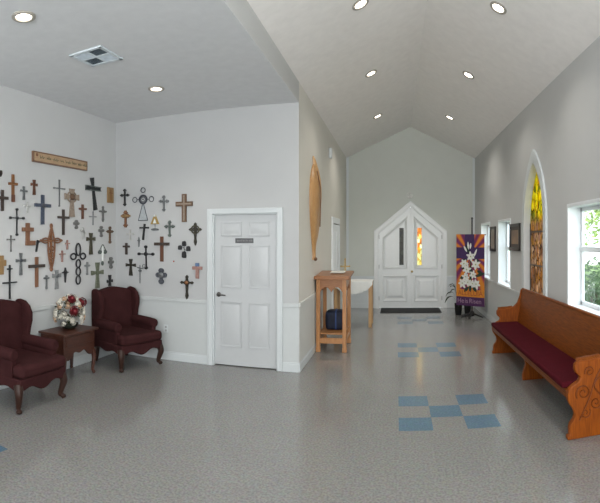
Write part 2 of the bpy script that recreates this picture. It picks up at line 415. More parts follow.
# ------------------------------------------------------------------ door 2: white door seen edge-on in the nave's left wall
d2 = struct(empty('door_2', (XL, (OY0 + OY1) / 2, 0)))
h = (OY1 - OY0) / 2; m = M()
m.box(0, .03, -h - .11, -h, 0, 2.19).box(0, .02, h, h + .1, 0, 2.19).box(0, .02, -h, h, 2.07, 2.19)
m.build('door_casing', VINYL, d2, bevel=.003)
lf = M().box(-.03, .012, -h + .02, h - .005, .02, 2.05)
lf.box(.012, .02, -h + .15, -.06, .2, .9).box(.012, .02, .06, h - .15, .2, .9).box(.012, .02, -h + .15, -.06, 1.05, 1.9).box(.012, .02, .06, h - .15, 1.05, 1.9)
lf = lf.build('door_leaf', VINYL, d2, bevel=.004)

# ------------------------------------------------------------------ door 3: pointed double doors on the far wall
d3 = struct(empty('door_3', (CX, YF, 0)))
def gable(hw_, zs, zp): return [(-hw_, 0), (hw_, 0), (hw_, zs), (0, zp), (-hw_, zs)]
def ringy(m, po, pi, y0, y1):
    n = len(po)
    for i in range(n):
        j = (i + 1) % n
        if i == 0: continue
        q = [po[i], po[j], pi[j], pi[i]]
        vs = [(p[0], y0, p[1]) for p in q] + [(p[0], y1, p[1]) for p in q]
        m.add(vs, [(0, 1, 2, 3), (7, 6, 5, 4), (0, 4, 5, 1), (1, 5, 6, 2), (2, 6, 7, 3), (3, 7, 4, 0)])
m = M(); ringy(m, gable(HW + .095, DS + .045, DP + .115), gable(HW, DS, DP), -.03, 0)
ringy(m, gable(HW + .095, DS + .045, DP + .115), gable(HW + .065, DS + .03, DP + .078), -.045, 0)
ringy(m, gable(HW, DS, DP), gable(HW - .025, DS - .012, DP - .03), -.02, .15)
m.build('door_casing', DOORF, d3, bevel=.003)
SGA = glass_mat('amber_stained_glass', [(.95, .55, .10), (.85, .30, .04), (1.0, .75, .30), (.7, .35, .08), (1, .9, .6)], .03, 14, (1, 1, .7), .3)
SGD = glass_mat('unlit_stained_glass', [(.10, .10, .09), (.14, .14, .12), (.08, .08, .08), (.12, .11, .09)], .02, 12, (1, 1, .6), .9)  # pane without light behind it; its darkness is put into the glass colour
tslope = (DP - DS) / HW
for s in (-1, 1):
    gx = (.173, .283)  # glass opening
    def P(pts): return [(s * x, z) for x, z in pts]
    hw_ = HW - .027
    top = lambda x: DP - .033 - tslope * x
    m = M(); y0, y1 = .02, .065
    g0, g1 = gx
    m.prism(P([(.003, .006), (g0, .006), (g0, top(g0)), (.003, top(.003))]), 'y', y0, y1)
    m.prism(P([(g1, .006), (hw_, .006), (hw_, top(hw_)), (g1, top(g1))]), 'y', y0, y1)
    m.prism(P([(g0, .006), (g1, .006), (g1, 1.09), (g0, 1.09)]), 'y', y0, y1)
    m.prism(P([(g0, 2.03), (g1, 2.03), (g1, top(g1)), (g0, top(g0))]), 'y', y0, y1)
    # raised mouldings
    def line(a, b_, wd=.03, d=.022):
        ax, az = a; bx, bz = b_; L_ = math.hypot(bx - ax, bz - az); nx, nz = -(bz - az) / L_ * wd / 2, (bx - ax) / L_ * wd / 2
        m.prism(P([(ax - nx, az - nz), (bx - nx, bz - nz), (bx + nx, bz + nz), (ax + nx, az + nz)]), 'y', y0 - d, y0)
    def inset(q, w_):
        n = len(q); out = []
        for i in range(n):
            p0, p1, p2 = Vector(q[i - 1]), Vector(q[i]), Vector(q[(i + 1) % n])
            e1, e2 = (p1 - p0).normalized(), (p2 - p1).normalized(); n1, n2 = Vector((-e1.y, e1.x)), Vector((-e2.y, e2.x))
            out.append(tuple(p1 + (n1 + n2) * (w_ / (1 + n1.dot(n2)))))
        return out
    def bevel_frame(q, w_, d0, d1):
        a = q; b_ = inset(q, w_); n = len(q)
        vs = [(s * p[0], y0 - d0, p[1]) for p in a] + [(s * p[0], y0 - d1, p[1]) for p in b_]
        m.add(vs, [(i, (i + 1) % n, n + (i + 1) % n, n + i) for i in range(n)])
        return b_
    for q in ([(.085, .17), (.705, .17), (.705, .83), (.085, .83)], [(.085, .99), (.705, .99), (.705, 1.79), (.085, 2.33)]):
        q1 = bevel_frame(q, .012, .001, .022); q2 = bevel_frame(q1, .055, .022, .001)
        if len(q) and q[2][1] < 1: q3 = bevel_frame(inset(q2, .03), .05, .001, .02); m.add([(s * p[0], y0 - .02, p[1]) for p in q3], [tuple(range(4))])
    for q in ([(g0 - .012, 1.078), (g1 + .012, 1.078), (g1 + .012, 2.042), (g0 - .012, 2.042)],):
        for i in range(4): line(q[i], q[(i + 1) % 4], .022, .026)
    lf = m.build('door_leaf', DOORF, d3)
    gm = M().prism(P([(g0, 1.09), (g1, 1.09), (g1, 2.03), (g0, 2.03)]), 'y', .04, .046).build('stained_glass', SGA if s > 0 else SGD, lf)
    tag(gm, 'glowing amber stained glass strip' if s > 0 else 'dark unlit stained glass strip')
    m = M()
    for z in (.25, 1.05, 1.8):
        m.box(*sorted((s * (HW - .035), s * (HW - .02))), .0, .02, z - .05, z + .05)
    m.build('hinge', mat('hinge_grey', (.15, .15, .15), .4, .6), lf)
    if s > 0:
        M().lathe([(.028, 0), (.028, -.01), (.014, -.015), (.012, -.05), (.03, -.06), (.03, -.08), (.012, -.09)], (.035, .02, .93), 14, axis='y').build('door_knob', BRASS, lf, smooth=True)
M().box(-.012, .012, .0, .02, .02, DP - .06).build('astragal', DOORF, d3, bevel=.003)

# ================================================================== CEILING FITTINGS
BULB = emit('lamp_glow', (1, .90, .76), 9)
def downlight(loc, nrm, label, group):
    o = empty('recessed_ceiling_light', loc); tag(o, label, 'ceiling light', group)
    q = Vector((0, 0, -1)).rotation_difference(Vector(nrm)).to_matrix().to_4x4()
    M().lathe([(.073, .002), (.098, .0), (.098, -.008), (.088, -.014), (.068, -.012), (.063, .0), (.063, .002)], n=28).xf(q @ Matrix.Scale(1, 4)).build('trim_ring', mat('light_ring', (.40, .37, .32), .4), o, smooth=True)
    M().lathe([(.002, -.003), (.064, -.003), (.064, -.001), (.002, -.001)], n=28).xf(q).build('lamp_lens', BULB, o)
    L = bpy.data.lights.new('downlight_beam', 'SPOT'); L.energy = 48; L.spot_size = math.radians(120); L.spot_blend = .8; L.shadow_soft_size = .06; L.color = (1, .94, .86)
    lo = bpy.data.objects.new('downlight_beam', L); COL.objects.link(lo); lo.parent = o; lo.location = Vector(nrm) * .03
    if loc[1] > 9: L.energy = 75
    return o
k = sl / math.hypot(1, sl); k2 = 1 / math.hypot(1, sl)
g = 'round downlights in the ceilings'
downlight((-2.70, 2.69, ZC - .001), (0, 0, -1), 'round downlight in the flat ceiling, the one before the air vent', g)
downlight((-2.74, 4.93, ZC - .001), (0, 0, -1), 'round downlight in the flat ceiling between the vent and the white door', g)
zl = lambda x: roof_z(x) - .001
for y, nm in ((4.98, 'nearest the camera'), (7.08, 'middle of its row'), (9.55, 'closest to the far gable wall')):
    downlight((-.38, y, zl(-.38)), (k, 0, -k2), 'round downlight in the vault slope over the carving side, ' + nm, g)
for y, nm in ((4.98, 'nearest the camera'), (7.1, 'middle of its row'), (9.63, 'closest to the far gable wall')):
    downlight((1.09, y, zl(1.09)), (-k, 0, -k2), 'round downlight in the vault slope over the pew side, ' + nm, g)
v = empty('air_vent', (-2.75, 3.74, ZC)); tag(v, 'square white air vent grille in the flat ceiling', 'vent')
m = M(); a = .19
m.box(-a, a, -a, -a + .035, -.014, 0).box(-a, a, a - .035, a, -.014, 0).box(-a, -a + .035, -a, a, -.014, 0).box(a - .035, a, -a, a, -.014, 0).box(-.01, .01, -a, a, -.012, 0).box(-a, a, -.01, .01, -.012, 0)
m.build('frame', mat('vent_white', (.66, .72, .76), .5), v, bevel=.003)
M().box(-a + .03, a - .03, -a + .03, a - .03, -.003, -.001).build('backing', mat('vent_dark', (.16, .20, .23), .8), v)
m = M()
for i in range(6):
    q = -a + .045 + i * .022
    for (sx, sy) in ((0, 0), (1, 1)):
        x0 = .012 if sx else -a + .035; y0 = .0 if not sy else a
        yy = q if not sy else -q - .012
        m.add([(x0, yy, -.003), (x0 + a - .047, yy, -.003), (x0 + a - .047, yy + .012, -.012), (x0, yy + .012, -.012)], [(0, 1, 2, 3)])
    for (sx, sy) in ((0, 1), (1, 0)):
        y0 = .012 if sy else -a + .035
        xx = q if not sx else -q - .012
        m.add([(xx, y0, -.003), (xx, y0 + a - .047, -.003), (xx + .012, y0 + a - .047, -.012), (xx + .012, y0, -.012)], [(0, 1, 2, 3)])
m.build('slat', mat('vent_slat', (.55, .62, .68), .5), v)

# ================================================================== CROSSES
TAN = wood('tan_wood', (.25, .145, .055), (.34, .21, .085), .5, 2)
ORANGE = wood('orange_wood', (.165, .06, .018), (.27, .115, .038), .5, 2)
REDW = wood('red_brown_wood', (.085, .03, .015), (.15, .055, .026), .5, 2)
BRN = wood('brown_wood', (.085, .045, .024), (.15, .082, .042), .5, 2)
DBRN = wood('dark_brown_wood', (.03, .02, .017), (.06, .04, .03), .5, 2)
TERRA = wood('terracotta_clay', (.165, .07, .034), (.235, .108, .055), .7, 2)
BLUEC = mat('blue_mosaic', (.036, .046, .078), .5, c2=(.085, .105, .15), scale=45)
GREYC = mat('grey_stone', (.15, .15, .145), .7, var=.3, scale=40)
STONE = mat('brown_stone', (.22, .165, .12), .7, c2=(.32, .26, .21), scale=30)
SAGE = mat('sage_green_clay', (.13, .145, .10), .7, var=.25, scale=30)
OLIVE = mat('olive_bronze', (.075, .07, .045), .5, .3, var=.3, scale=40)
WIRE = mat('dark_wire', (.03, .033, .035), .5, .4, var=.2)
LGREY = mat('light_grey_metal', (.27, .28, .28), .5, .3, var=.2, scale=40)
PINK = mat('pink_clay', (.33, .19, .16), .7, var=.2, scale=40)
SKYB = mat('blue_glaze', (.12, .19, .33), .4, var=.3, scale=40)
GOLD = mat('gold_leaf', (.42, .29, .09), .4, .5, var=.25, scale=50)
VERDI = mat('verdigris', (.12, .145, .132), .6, .2, var=.3, scale=40)
WGLAZE = mat('white_glaze', (.72, .74, .72), .35, var=.06)
SLATE = mat('slate_blue_grey', (.085, .092, .11), .5, .3, var=.35, scale=50)
class Fr:
    """a flat ornament on a wall: local x along the wall (viewer's right), z up, front at -y"""
    def __init__(s, wall, px, py):
        s.wall = wall
        if wall == 'L':
            s.p = on_x(px, py, XA); r = math.hypot(s.p.x, s.p.y); s.rz = PI / 2
            s.hx = abs(on_x(px + .5, py, XA).y - on_x(px - .5, py, XA).y)
        elif wall == 'E':
            s.p = on_y(px, py, YD); r = math.hypot(s.p.x, s.p.y); s.rz = 0
            s.hx = abs(on_y(px + .5, py, YD).x - on_y(px - .5, py, YD).x)
        elif wall == 'N':
            s.p = on_x(px, py, XL); r = math.hypot(s.p.x, s.p.y); s.rz = PI / 2
            s.hx = abs(on_x(px + .5, py, XL).y - on_x(px - .5, py, XL).y)
        else:
            s.p = on_x(px, py, XR); r = math.hypot(s.p.x, s.p.y); s.rz = -PI / 2
            s.hx = abs(on_x(px + .5, py, XR).y - on_x(px - .5, py, XR).y)
        s.hz = r / F
    def done(s, m, name, mats, **kw): return m.build(name, mats, None, loc=s.p, rz=s.rz, **kw)
def arm(m, x0, z0, x1, z1, w0, w1, d, mi=0, lift=.0):
    """tapered bar between two points in the wall plane; w0, w1 are widths at its ends"""
    L_ = math.hypot(x1 - x0, z1 - z0) or 1e-6; nx, nz = -(z1 - z0) / L_, (x1 - x0) / L_
    m.prism([(x0 - nx * w0 / 2, z0 - nz * w0 / 2), (x1 - nx * w1 / 2, z1 - nz * w1 / 2), (x1 + nx * w1 / 2, z1 + nz * w1 / 2), (x0 + nx * w0 / 2, z0 + nz * w0 / 2)], 'y', -d, -.002 - lift, mi)
def disc(m, x, z, rx, rz, d, mi=0): m.prism(ell(x, z, rx, rz), 'y', -d, -.002, mi)
def loop(m, x, z, rx, rz, wd, y=-.012, mi=0, n=20):
    pts = [(x + rx * math.cos(2 * PI * k / n), y, z + rz * math.sin(2 * PI * k / n)) for k in range(n + 1)]
    m.tube(pts, wd, 6, mi, cap=False)
CG = 'wall crosses'
def cross(label, wall, px, y0, y1, yb, hwp, tp, style, mats, lean=0., inner=None, cat='cross'):
    f = Fr(wall, px, yb)
    T_ = (yb - y0) * f.hz; B = (y1 - yb) * f.hz; H = hwp * f.hx; tx = tp * f.hx; tz = tp * f.hz
    if wall == 'L': tx *= .85
    d = .022; m = M(); lx = lean * f.hx
    top, bot = (-lx * T_ / (T_ + B), T_), (lx * B / (T_ + B), -B)
    two = isinstance(mats, (list, tuple)); k2_ = 1 if two else 0
    parts = []
    if style == 'latin':
        arm(m, *top, *bot, tx, tx, d); arm(m, -H, 0, H, 0, tz, tz, d + .006, k2_)
    elif style == 'flare':
        for (x, z, w_, q) in ((*top, tx, 0), (*bot, tx, 0), (-H, 0, tz, k2_), (H, 0, tz, k2_)): arm(m, 0, 0, x, z, w_ * .6, w_ * 1.35, d, q)
        disc(m, 0, 0, tx * .6, tz * .6, d + .006)
    elif style == 'thin':
        arm(m, *top, *bot, tx, tx * .8, d * .6); arm(m, -H, 0, H, 0, tz, tz, d * .6 + .004, k2_)
        for (x, z) in (top, bot, (-H, 0), (H, 0)): disc(m, x, z, tx * .75, tz * .75, d * .6)
    elif style == 'bud':
        arm(m, *top, *bot, tx * .72, tx * .72, d); arm(m, -H, 0, H, 0, tz * .72, tz * .72, d + .004, k2_)
        for (x, z, ux, uz) in ((top[0], T_, 0, 1), (bot[0], -B, 0, -1), (-H, 0, -1, 0), (H, 0, 1, 0)):
            rx, rz_ = tx * .46, tz * .46
            disc(m, x - ux * rx, z - uz * rz_, rx, rz_, d + .003)
            disc(m, x - ux * rx * 2 + uz * rx * 1.0, z - uz * rz_ * 2 + ux * rz_ * 1.0, rx * .8, rz_ * .8, d + .002)
            disc(m, x - ux * rx * 2 - uz * rx * 1.0, z - uz * rz_ * 2 - ux * rz_ * 1.0, rx * .8, rz_ * .8, d + .002)
    elif style == 'point':
        for (x, z, w_, q) in ((*top, tx, 0), (*bot, tx, 0), (-H, 0, tz, k2_), (H, 0, tz, k2_)):
            arm(m, 0, 0, x * .55, z * .55, w_ * 1.1, w_ * .7, d, q); arm(m, x * .55, z * .55, x * .78, z * .78, w_ * .7, w_ * 1.15, d, q); arm(m, x * .78, z * .78, x, z, w_ * 1.15, w_ * .15, d, q)
        disc(m, 0, 0, tx * .9, tz * .9, d + .008, k2_)
    elif style == 'star':
        for (x, z, w_) in ((*top, tx), (*bot, tx), (-H, 0, tz), (H, 0, tz)): arm(m, 0, 0, x, z, w_ * 1.3, w_ * .25, d)
        disc(m, 0, 0, tx * .8, tz * .8, d + .01)
    elif style == 'chunky':
        for (x, z) in ((top[0], T_), (bot[0], -B), (-H, 0), (H, 0)):
            rx, rz_ = tx * .72, tz * .72
            cx_, cz_ = x - (rx if x > 1e-4 else -rx if x < -1e-4 else 0) * (abs(z) < 1e-6), z - (rz_ if z > 1e-6 else -rz_ if z < -1e-6 else 0)
            arm(m, 0, 0, cx_, cz_, tx * .9, tx * .9, d); disc(m, cx_, cz_, rx, rz_, d + .004)
        disc(m, 0, 0, tx * .8, tz * .8, d + .008, k2_)
    elif style == 'celtic':
        for (x, z, w_) in ((*top, tx), (*bot, tx), (-H, 0, tz), (H, 0, tz)): arm(m, 0, 0, x, z, w_ * .55, w_ * 1.4, d)
        loop(m, 0, 0, H * .62, H * .62 * .8, tz * .2, -.012, k2_)
    elif style == 'iron':   # slim bars, spear ends, knob and scroll loops at the middle
        arm(m, *top, *bot, tx * .6, tx * .6, d * .7); arm(m, -H, 0, H, 0, tz * .6, tz * .6, d * .8)
        for (x, z) in (top, bot, (-H, 0), (H, 0)): disc(m, x * .93, z * .95, tx * .8, tz * .8, d)
        m.ball((0, -.016, 0), tx * 1.1, .016, tz * 1.1, 10, 6)
    o = f.done(m, 'hanging_cross', mats if two else mats)
    tag(o, label, cat, CG)
    if inner:
        kind, im = inner; q = M(); dd = d + .008
        if kind == 'inlay':
            arm(q, top[0] * .9, top[1] * .86, bot[0] * .9, bot[1] * .93, tx * .36, tx * .36, dd, lift=.01); arm(q, -H * .88, 0, H * .88, 0, tz * .36, tz * .36, dd + .001, lift=.01)
            q.build('inlay', im, o)
        elif kind == 'boss':
            q.ball((0, -.026, 0), tx * .75, .014, tz * .75, 12, 8); q.build('centre_boss', im, o, smooth=True)
        elif kind == 'ring':
            loop(q, 0, 0, tx * 1.5, tz * 1.5, tz * .28, -.02); q.build('ring', im, o, smooth=True)
        elif kind == 'figure':
            q.tube([(0, -.03, T_ * .35), (0, -.034, 0), (0, -.03, -B * .55)], [tx * .22, tx * .42, tx * .2], 8); q.tube([(-H * .7, -.03, tz * .5), (0, -.034, T_ * .1), (H * .7, -.03, tz * .5)], [tz * .14, tz * .2, tz * .14], 6)
            q.ball((0, -.036, T_ * .45), tx * .3, .02, tz * .3, 10, 6); q.build('figure', im, o, smooth=True)
        elif kind == 'cap':
            arm(q, top[0], top[1], top[0] * .3, top[1] * .35, tx * 1.05, tx * 1.05, dd, lift=.0); q.build('crown_tip', im, o)
        elif kind == 'base':
            arm(q, bot[0], bot[1], bot[0] * .6, bot[1] * .6, tx * 1.05, tx * 1.05, dd); q.build('foot_tip', im, o)
        elif kind == 'crossbar2':
            arm(q, -H * .36, T_ * .78, H * .36, T_ * .78, tz, tz, d); q.ball((0, -.015, T_ * .78), tx * 1.1, .014, tz * 1.5, 10, 6); q.build('upper_bar', im, o)
    return o
# ---- on the long wall under the wooden sign
cross('long reddish wooden cross with dark foot, highest of the wooden ones before the sign', 'L', 12.3, 174.5, 202, 184, 4.2, 2.5, 'latin', ORANGE, inner=('base', REDW))
cross('small grey pewter cross between two reddish wooden crosses under the sign', 'L', 23.2, 186.5, 200, 191, 3.2, 1.5, 'flare', PEWT)
cross('short dark red cross just under the sign\'s near end', 'L', 33.5, 180, 195, 184.7, 3.1, 2.1, 'flare', REDW)
cross('dark brown wooden cross cut by the picture edge, level with the blue cross', 'L', 1.6, 190, 211, 198, 5.5, 3, 'latin', DBRN)
cross('dark blue mosaic cross with wide straight arms', 'L', 42, 195, 224.5, 205.5, 7.8, 3.3, 'latin', BLUEC, inner=('boss', SLATE))
cross('tall thin grey metal cross straight under the middle of the sign', 'L', 59, 180.5, 206, 188.5, 5.3, 1.1, 'thin', PEWT)
cross('brown stone Celtic cross with flared arms and a ring', 'L', 71.3, 189, 217, 197, 7, 4.3, 'celtic', STONE, inner=('boss', BRN))
o = cross('large black leaning wrought cross with wire wrapped arms, highest near the corner', 'L', 92.5, 178, 210, 188.5, 7.2, 3, 'flare', WIRE, lean=3.5)
f = Fr('L', 92.5, 188.5); q = M()
for dz in (-2.2, 2.2): arm(q, -7.5 * f.hx, dz * f.hz, 7.5 * f.hx, dz * f.hz * .8, .8 * f.hz, .8 * f.hz, .03)
q.build('wire_wrap', VERDI, o)
f = Fr('L', 109.8, 195.2); m = M(); m.box(-3 * f.hx, 3 * f.hx, -.02, -.001, -7.7 * f.hz, 7.7 * f.hz)
o = f.done(m, 'hanging_plaque', TAN, bevel=.004); tag(o, 'upright tan wooden plaque close to the room corner', 'plaque')
q = M(); arm(q, 0, 5.5 * f.hz, 0, -5.5 * f.hz, 1 * f.hx, 1 * f.hx, .023); arm(q, -1.6 * f.hx, 2 * f.hz, 1.6 * f.hx, 2 * f.hz, 1 * f.hz, 1 * f.hz, .023); q.build('cross_relief', ORANGE, o)
cross('small reddish brown cross between the Celtic cross and the black leaning cross', 'L', 82, 204.5, 219, 209, 3.4, 2, 'latin', REDW)
cross('dark grey iron cross with knotted centre under the black leaning cross', 'L', 102.3, 206, 222, 211.5, 3.6, 1.7, 'point', GREYC)
cross('thin pale grey cross just under the black leaning cross', 'L', 92.6, 212, 224.5, 216.7, 3, .8, 'thin', LGREY)
cross('tall slim dark brown cross between the blue cross and the Celtic cross', 'L', 62.7, 209.5, 235, 217.5, 5.4, 2.3, 'latin', DBRN)
cross('tiny stubby dark cross beneath the Celtic cross', 'L', 75.6, 220, 229, 223.5, 2.7, 2.1, 'chunky', GREYC)
cross('black iron cross with round knob centre and spear ends above the clay footed cross', 'L', 16.3, 209, 235.5, 218, 7, 1.6, 'iron', WIRE)
o = cross('terracotta cross standing on an L shaped foot', 'L', 27, 223, 243, 229.5, 5.4, 4, 'latin', TERRA)
f = Fr('L', 27, 229.5); q = M(); q.box(-2 * f.hx, 7 * f.hx, -.034, -.002, -15.8 * f.hz, -11.2 * f.hz); q.build('foot', TERRA, o, bevel=.004)
f = Fr('L', 36.3, 245); m = M(); arm(m, 1 * f.hx, 4.5 * f.hz, -.7 * f.hx, -6.8 * f.hz, 1.6 * f.hx, 1.1 * f.hx, .02); arm(m, .4 * f.hx, 4.4 * f.hz, 2.6 * f.hx, 2.8 * f.hz, 1.5 * f.hz, .9 * f.hz, .02)
tag(f.done(m, 'hanging_nail_cross', WIRE), 'small dark bent nail ornament between the terracotta cross and the big carved one', 'ornament')
# the big filigree cross
f = Fr('L', 50.4, 240.5); m = M(); hx, hz = f.hx, f.hz
def leaf2(m, x0, z0, x1, z1, wd, d, mi=0, n=10):
    L_ = math.hypot(x1 - x0, z1 - z0); ux, uz = (x1 - x0) / L_, (z1 - z0) / L_; a = []; b_ = []
    for k in range(n + 1):
        t = k / n; ww = wd / 2 * math.sin(PI * t) ** .7; cx_, cz_ = x0 + (x1 - x0) * t, z0 + (z1 - z0) * t
        a.append((cx_ - uz * ww, cz_ + ux * ww)); b_.append((cx_ + uz * ww, cz_ - ux * ww))
    m.prism(a + b_[-2:0:-1], 'y', -d, -.002, mi)
leaf2(m, 0, 12 * hz, 0, -25 * hz, 1.3 * hx, .024)
arm(m, -7 * hx, 0, 7 * hx, 0, 1.3 * hz, 1.3 * hz, .022)
o = f.done(m, 'hanging_cross', ORANGE); tag(o, 'big carved orange brown filigree cross with looping arms', 'cross', CG)
q = M()
def vesica(q, x0, z0, x1, z1, wd, rad):
    L_ = math.hypot(x1 - x0, z1 - z0); ux, uz = (x1 - x0) / L_, (z1 - z0) / L_
    for s_ in (-1, 1):
        q.tube([(x0 + (x1 - x0) * k / 14 - uz * s_ * wd * math.sin(PI * k / 14), -.02, z0 + (z1 - z0) * k / 14 + ux * s_ * wd * math.sin(PI * k / 14)) for k in range(15)], rad, 6)
vesica(q, 0, 14 * hz, 0, -29 * hz, 3.3 * hx, .013)
for s in (-1, 1):
    vesica(q, s * 1.5 * hx, 0, s * 10.3 * hx, 0, 2.3 * hz, .011); leaf2(q, s * 8.6 * hx, 0, s * 11 * hx, 0, 2.6 * hz, .03)
   
leaf2(q, 0, 12 * hz, 0, 17 * hz, 1.8 * hx, .03); leaf2(q, 0, -26 * hz, 0, -31 * hz, 2.0 * hx, .03)
for z in (-8, -14, -20): loop(q, 0, z * hz, 2.0 * hx, 2.4 * hz, .008, -.022)
q.build('filigree', TERRA, o, smooth=True)
cross('thin dark cross hung just under the black spear ended cross', 'L', 10.5, 236, 251, 239.5, 3.4, 1.1, 'thin', GREYC)
cross('tiny reddish cross beside the filigree cross\'s far arm', 'L', 66.6, 240, 249.5, 243.5, 2, 1.1, 'latin', PINK)
cross('little pinkish red cross between the filigree cross and the ring cross', 'L', 61.5, 250.5, 262, 254, 2.7, 1.1, 'latin', PINK)
# cross of black rings
f = Fr('L', 77.4, 256.3); m = M(); hx, hz = f.hx, f.hz
for (x, z, rx, rz_) in ((0, 6.8, 2.2, 6), (-4.8, 0, 2.6, 2.9), (4.8, 0, 2.6, 2.9), (0, -7.2, 2.1, 3.9), (0, -15.2, 2.1, 3.9), (0, -23.5, 2.1, 4.2)): loop(m, x * hx, z * hz, rx * hx, rz_ * hz, .0115, -.016)
tag(f.done(m, 'hanging_cross', BLACK, smooth=True), 'black cross made of linked open rings', 'cross', CG)
cross('dark olive bronze cross with broad arms above the ring cross', 'L', 90.3, 233, 254.5, 239, 4.2, 2.8, 'flare', OLIVE)
# pale dove-like ornament
f = Fr('L', 82.5, 233); m = M(); hx, hz = f.hx, f.hz
leaf2(m, 0, 5.5 * hz, .3 * hx, -6 * hz, 2.4 * hx, .02); leaf2(m, 0, 1 * hz, -2.8 * hx, 3.5 * hz, 2.4 * hz, .02); leaf2(m, 0, 1 * hz, 2.6 * hx, -1 * hz, 2.4 * hz, .02)
tag(f.done(m, 'hanging_dove', PALE), 'pale faint dove shaped ornament before the olive bronze cross', 'ornament')
cross('small dark cross nearest the reddish brown cross by the corner', 'L', 100.5, 226, 237, 230.5, 2.7, 1.9, 'chunky', GREYC)
cross('reddish brown budded cross right beside the room corner', 'L', 109.3, 226.5, 243.5, 231.5, 3.1, 1.7, 'bud', BRN)
f = Fr('L', 102, 252); m = M(); hx, hz = f.hx, f.hz
m.tube([(0, -.014, 6 * hz), (0, -.014, -9 * hz)], .014, 8)
o = f.done(m, 'hanging_cross', WGLAZE, smooth=True); tag(o, 'white rod cross with green leafy arms near the corner', 'cross', CG)
for s in (-1, 1):
    q = M(); leaf2(q, s * 1 * hx, 0, s * 4.3 * hx, 0, 4 * hz, .02); q.build('leaf_arm', VERDI, o)
q = M(); q.tube(spline([(-3.4 * hx, -.014, 1 * hz), (-1.5 * hx, -.014, 5 * hz), (0, -.014, 7.5 * hz), (1.5 * hx, -.014, 5 * hz), (3.4 * hx, -.014, 1 * hz)], 4), .006, 5)
q.build('vine', VERDI, o)
q = M(); leaf2(q, -.2 * hx, -9 * hz, 0, -13.5 * hz, 2 * hx, .02); q.build('leaf_tip', VERDI, o)
cross('stubby dark grey cross hung beside the corner above the black one', 'L', 110.2, 257, 268.5, 262, 2.6, 2.2, 'chunky', GREYC)
cross('small black cross just above the corner armchair\'s back', 'L', 109.2, 275, 286, 281, 2.7, 2.2, 'flare', BLACK)
cross('thick sage green cross partly behind the corner armchair', 'L', 96.8, 262.5, 288, 272.5, 5.9, 3.4, 'flare', SAGE)
cross('pale grey small cross beside the ring cross\'s foot', 'L', 86.5, 262, 275, 265.5, 2.6, 1.2, 'bud', LGREY)
cross('black four pointed star cross under the filigree cross', 'L', 64.6, 267.5, 282.5, 272.3, 3.1, 1.9, 'star', BLACK)
cross('wide silver grey cross above the flowers', 'L', 56, 270, 289, 275.5, 4.1, 3, 'flare', LGREY, inner=('boss', PEWT))
cross('thin grey cross between the brown two tone cross and the silver grey one', 'L', 45.8, 275, 289, 278, 2.6, 1.2, 'bud', PEWT)
cross('brown wooden cross with a dark crossbar', 'L', 36, 257, 287, 266, 7.8, 3.1, 'latin', [TERRA, DBRN])
cross('pewter grey cross with flared arms below the thin dark cross', 'L', 20.2, 253, 275, 260.5, 4.8, 2.2, 'flare', PEWT, inner=('boss', SLATE))
cross('tall thin black cross with small upper knot rising behind the near armchair', 'L', 9, 265, 299, 282.5, 6.8, 1.2, 'latin', WIRE, inner=('crossbar2', WIRE))
f = Fr('L', 1.8, 265); m = M(); hx, hz = f.hx, f.hz
m.box(-3 * hx, 1 * hx, -.02, -.002, -9.5 * hz, 9.5 * hz).box(-5 * hx, 3.2 * hx, -.024, -.002, -1 * hz, 5 * hz)
tag(f.done(m, 'hanging_cross', TAN), 'broad yellowish tan cross cut by the picture edge above the near armchair', 'cross', CG)
cross('very pale small cross just above the black spear ended cross\'s arm tip', 'L', 26.5, 202, 213, 206, 3.2, 1.2, 'flare', PALE)
f = Fr('L', .2, 173); m = M(); disc(m, 0, 0, 1.2 * f.hx, 2.6 * f.hz, .02); disc(m, -.8 * f.hx, -2 * f.hz, 1.4 * f.hx, 2 * f.hz, .02)
tag(f.done(m, 'hanging_medallion', DBRN), 'small dark round medallion at the picture edge above the wooden crosses', 'ornament')
# ---- on the end wall beside the white door
cross('dark green grey budded cross highest beside the corner on the door\'s wall', 'E', 125.2, 189, 206, 195.3, 4.4, 1.8, 'bud', WIRE)
# wire angel
f = Fr('E', 143.5, 199.5); m = M(); hx, hz = f.hx, f.hz
m.prism([(-.9 * hx, -5 * hz), (.9 * hx, -5 * hz), (4.6 * hx, -21 * hz), (-4.6 * hx, -21 * hz)], 'y', -.012, -.004)
o = f.done(m, 'hanging_angel', mat('pale_blue_enamel', (.40, .43, .445), .5, var=.1)); tag(o, 'grey wire angel with ring wings and pale blue skirt', 'ornament')
q = M(); loop(q, 0, 0, 3.6 * hx, 4.1 * hz, .014, -.014); loop(q, 0, 0, 2.2 * hx, 2.5 * hz, .006, -.014); loop(q, 0, 9.3 * hz, 2.2 * hx, 2.4 * hz, .007, -.014)
for s in (-1, 1):
    loop(q, s * 8.3 * hx, 0, 2.2 * hx, 2.6 * hz, .006, -.014); q.tube([(s * .6 * hx, -.014, -5 * hz), (s * 4.7 * hx, -.014, -21 * hz)], .005, 6); q.tube([(s * 4 * hx, -.014, 0), (s * 6 * hx, -.014, 0)], .005, 6)
q.tube([(-4.7 * hx, -.014, -21 * hz), (4.7 * hx, -.014, -21 * hz)], .005, 6); q.ball((0, -.014, 0), .6 * hx, .012, .6 * hz, 8, 6); q.build('wire_frame', SLATE, o, smooth=True)
cross('grey ornate cross with looped ends between the wire angel and the brown inlaid cross', 'E', 164.2, 195.5, 211.5, 201.3, 4.8, 1.9, 'bud', PEWT, inner=('boss', PEWT))
cross('large dark brown cross with pale inlay, highest near the white door', 'E', 184.6, 194, 222, 204, 8.3, 4.6, 'latin', BRN, inner=('inlay', STONE))
cross('tan and brown cross with budded ends under the dark green grey cross', 'E', 126, 210.5, 227.5, 216, 4.5, 2.5, 'bud', [TERRA, TAN], inner=('boss', TAN))
f = Fr('E', 155.3, 221); m = M(); hx, hz = f.hx, f.hz
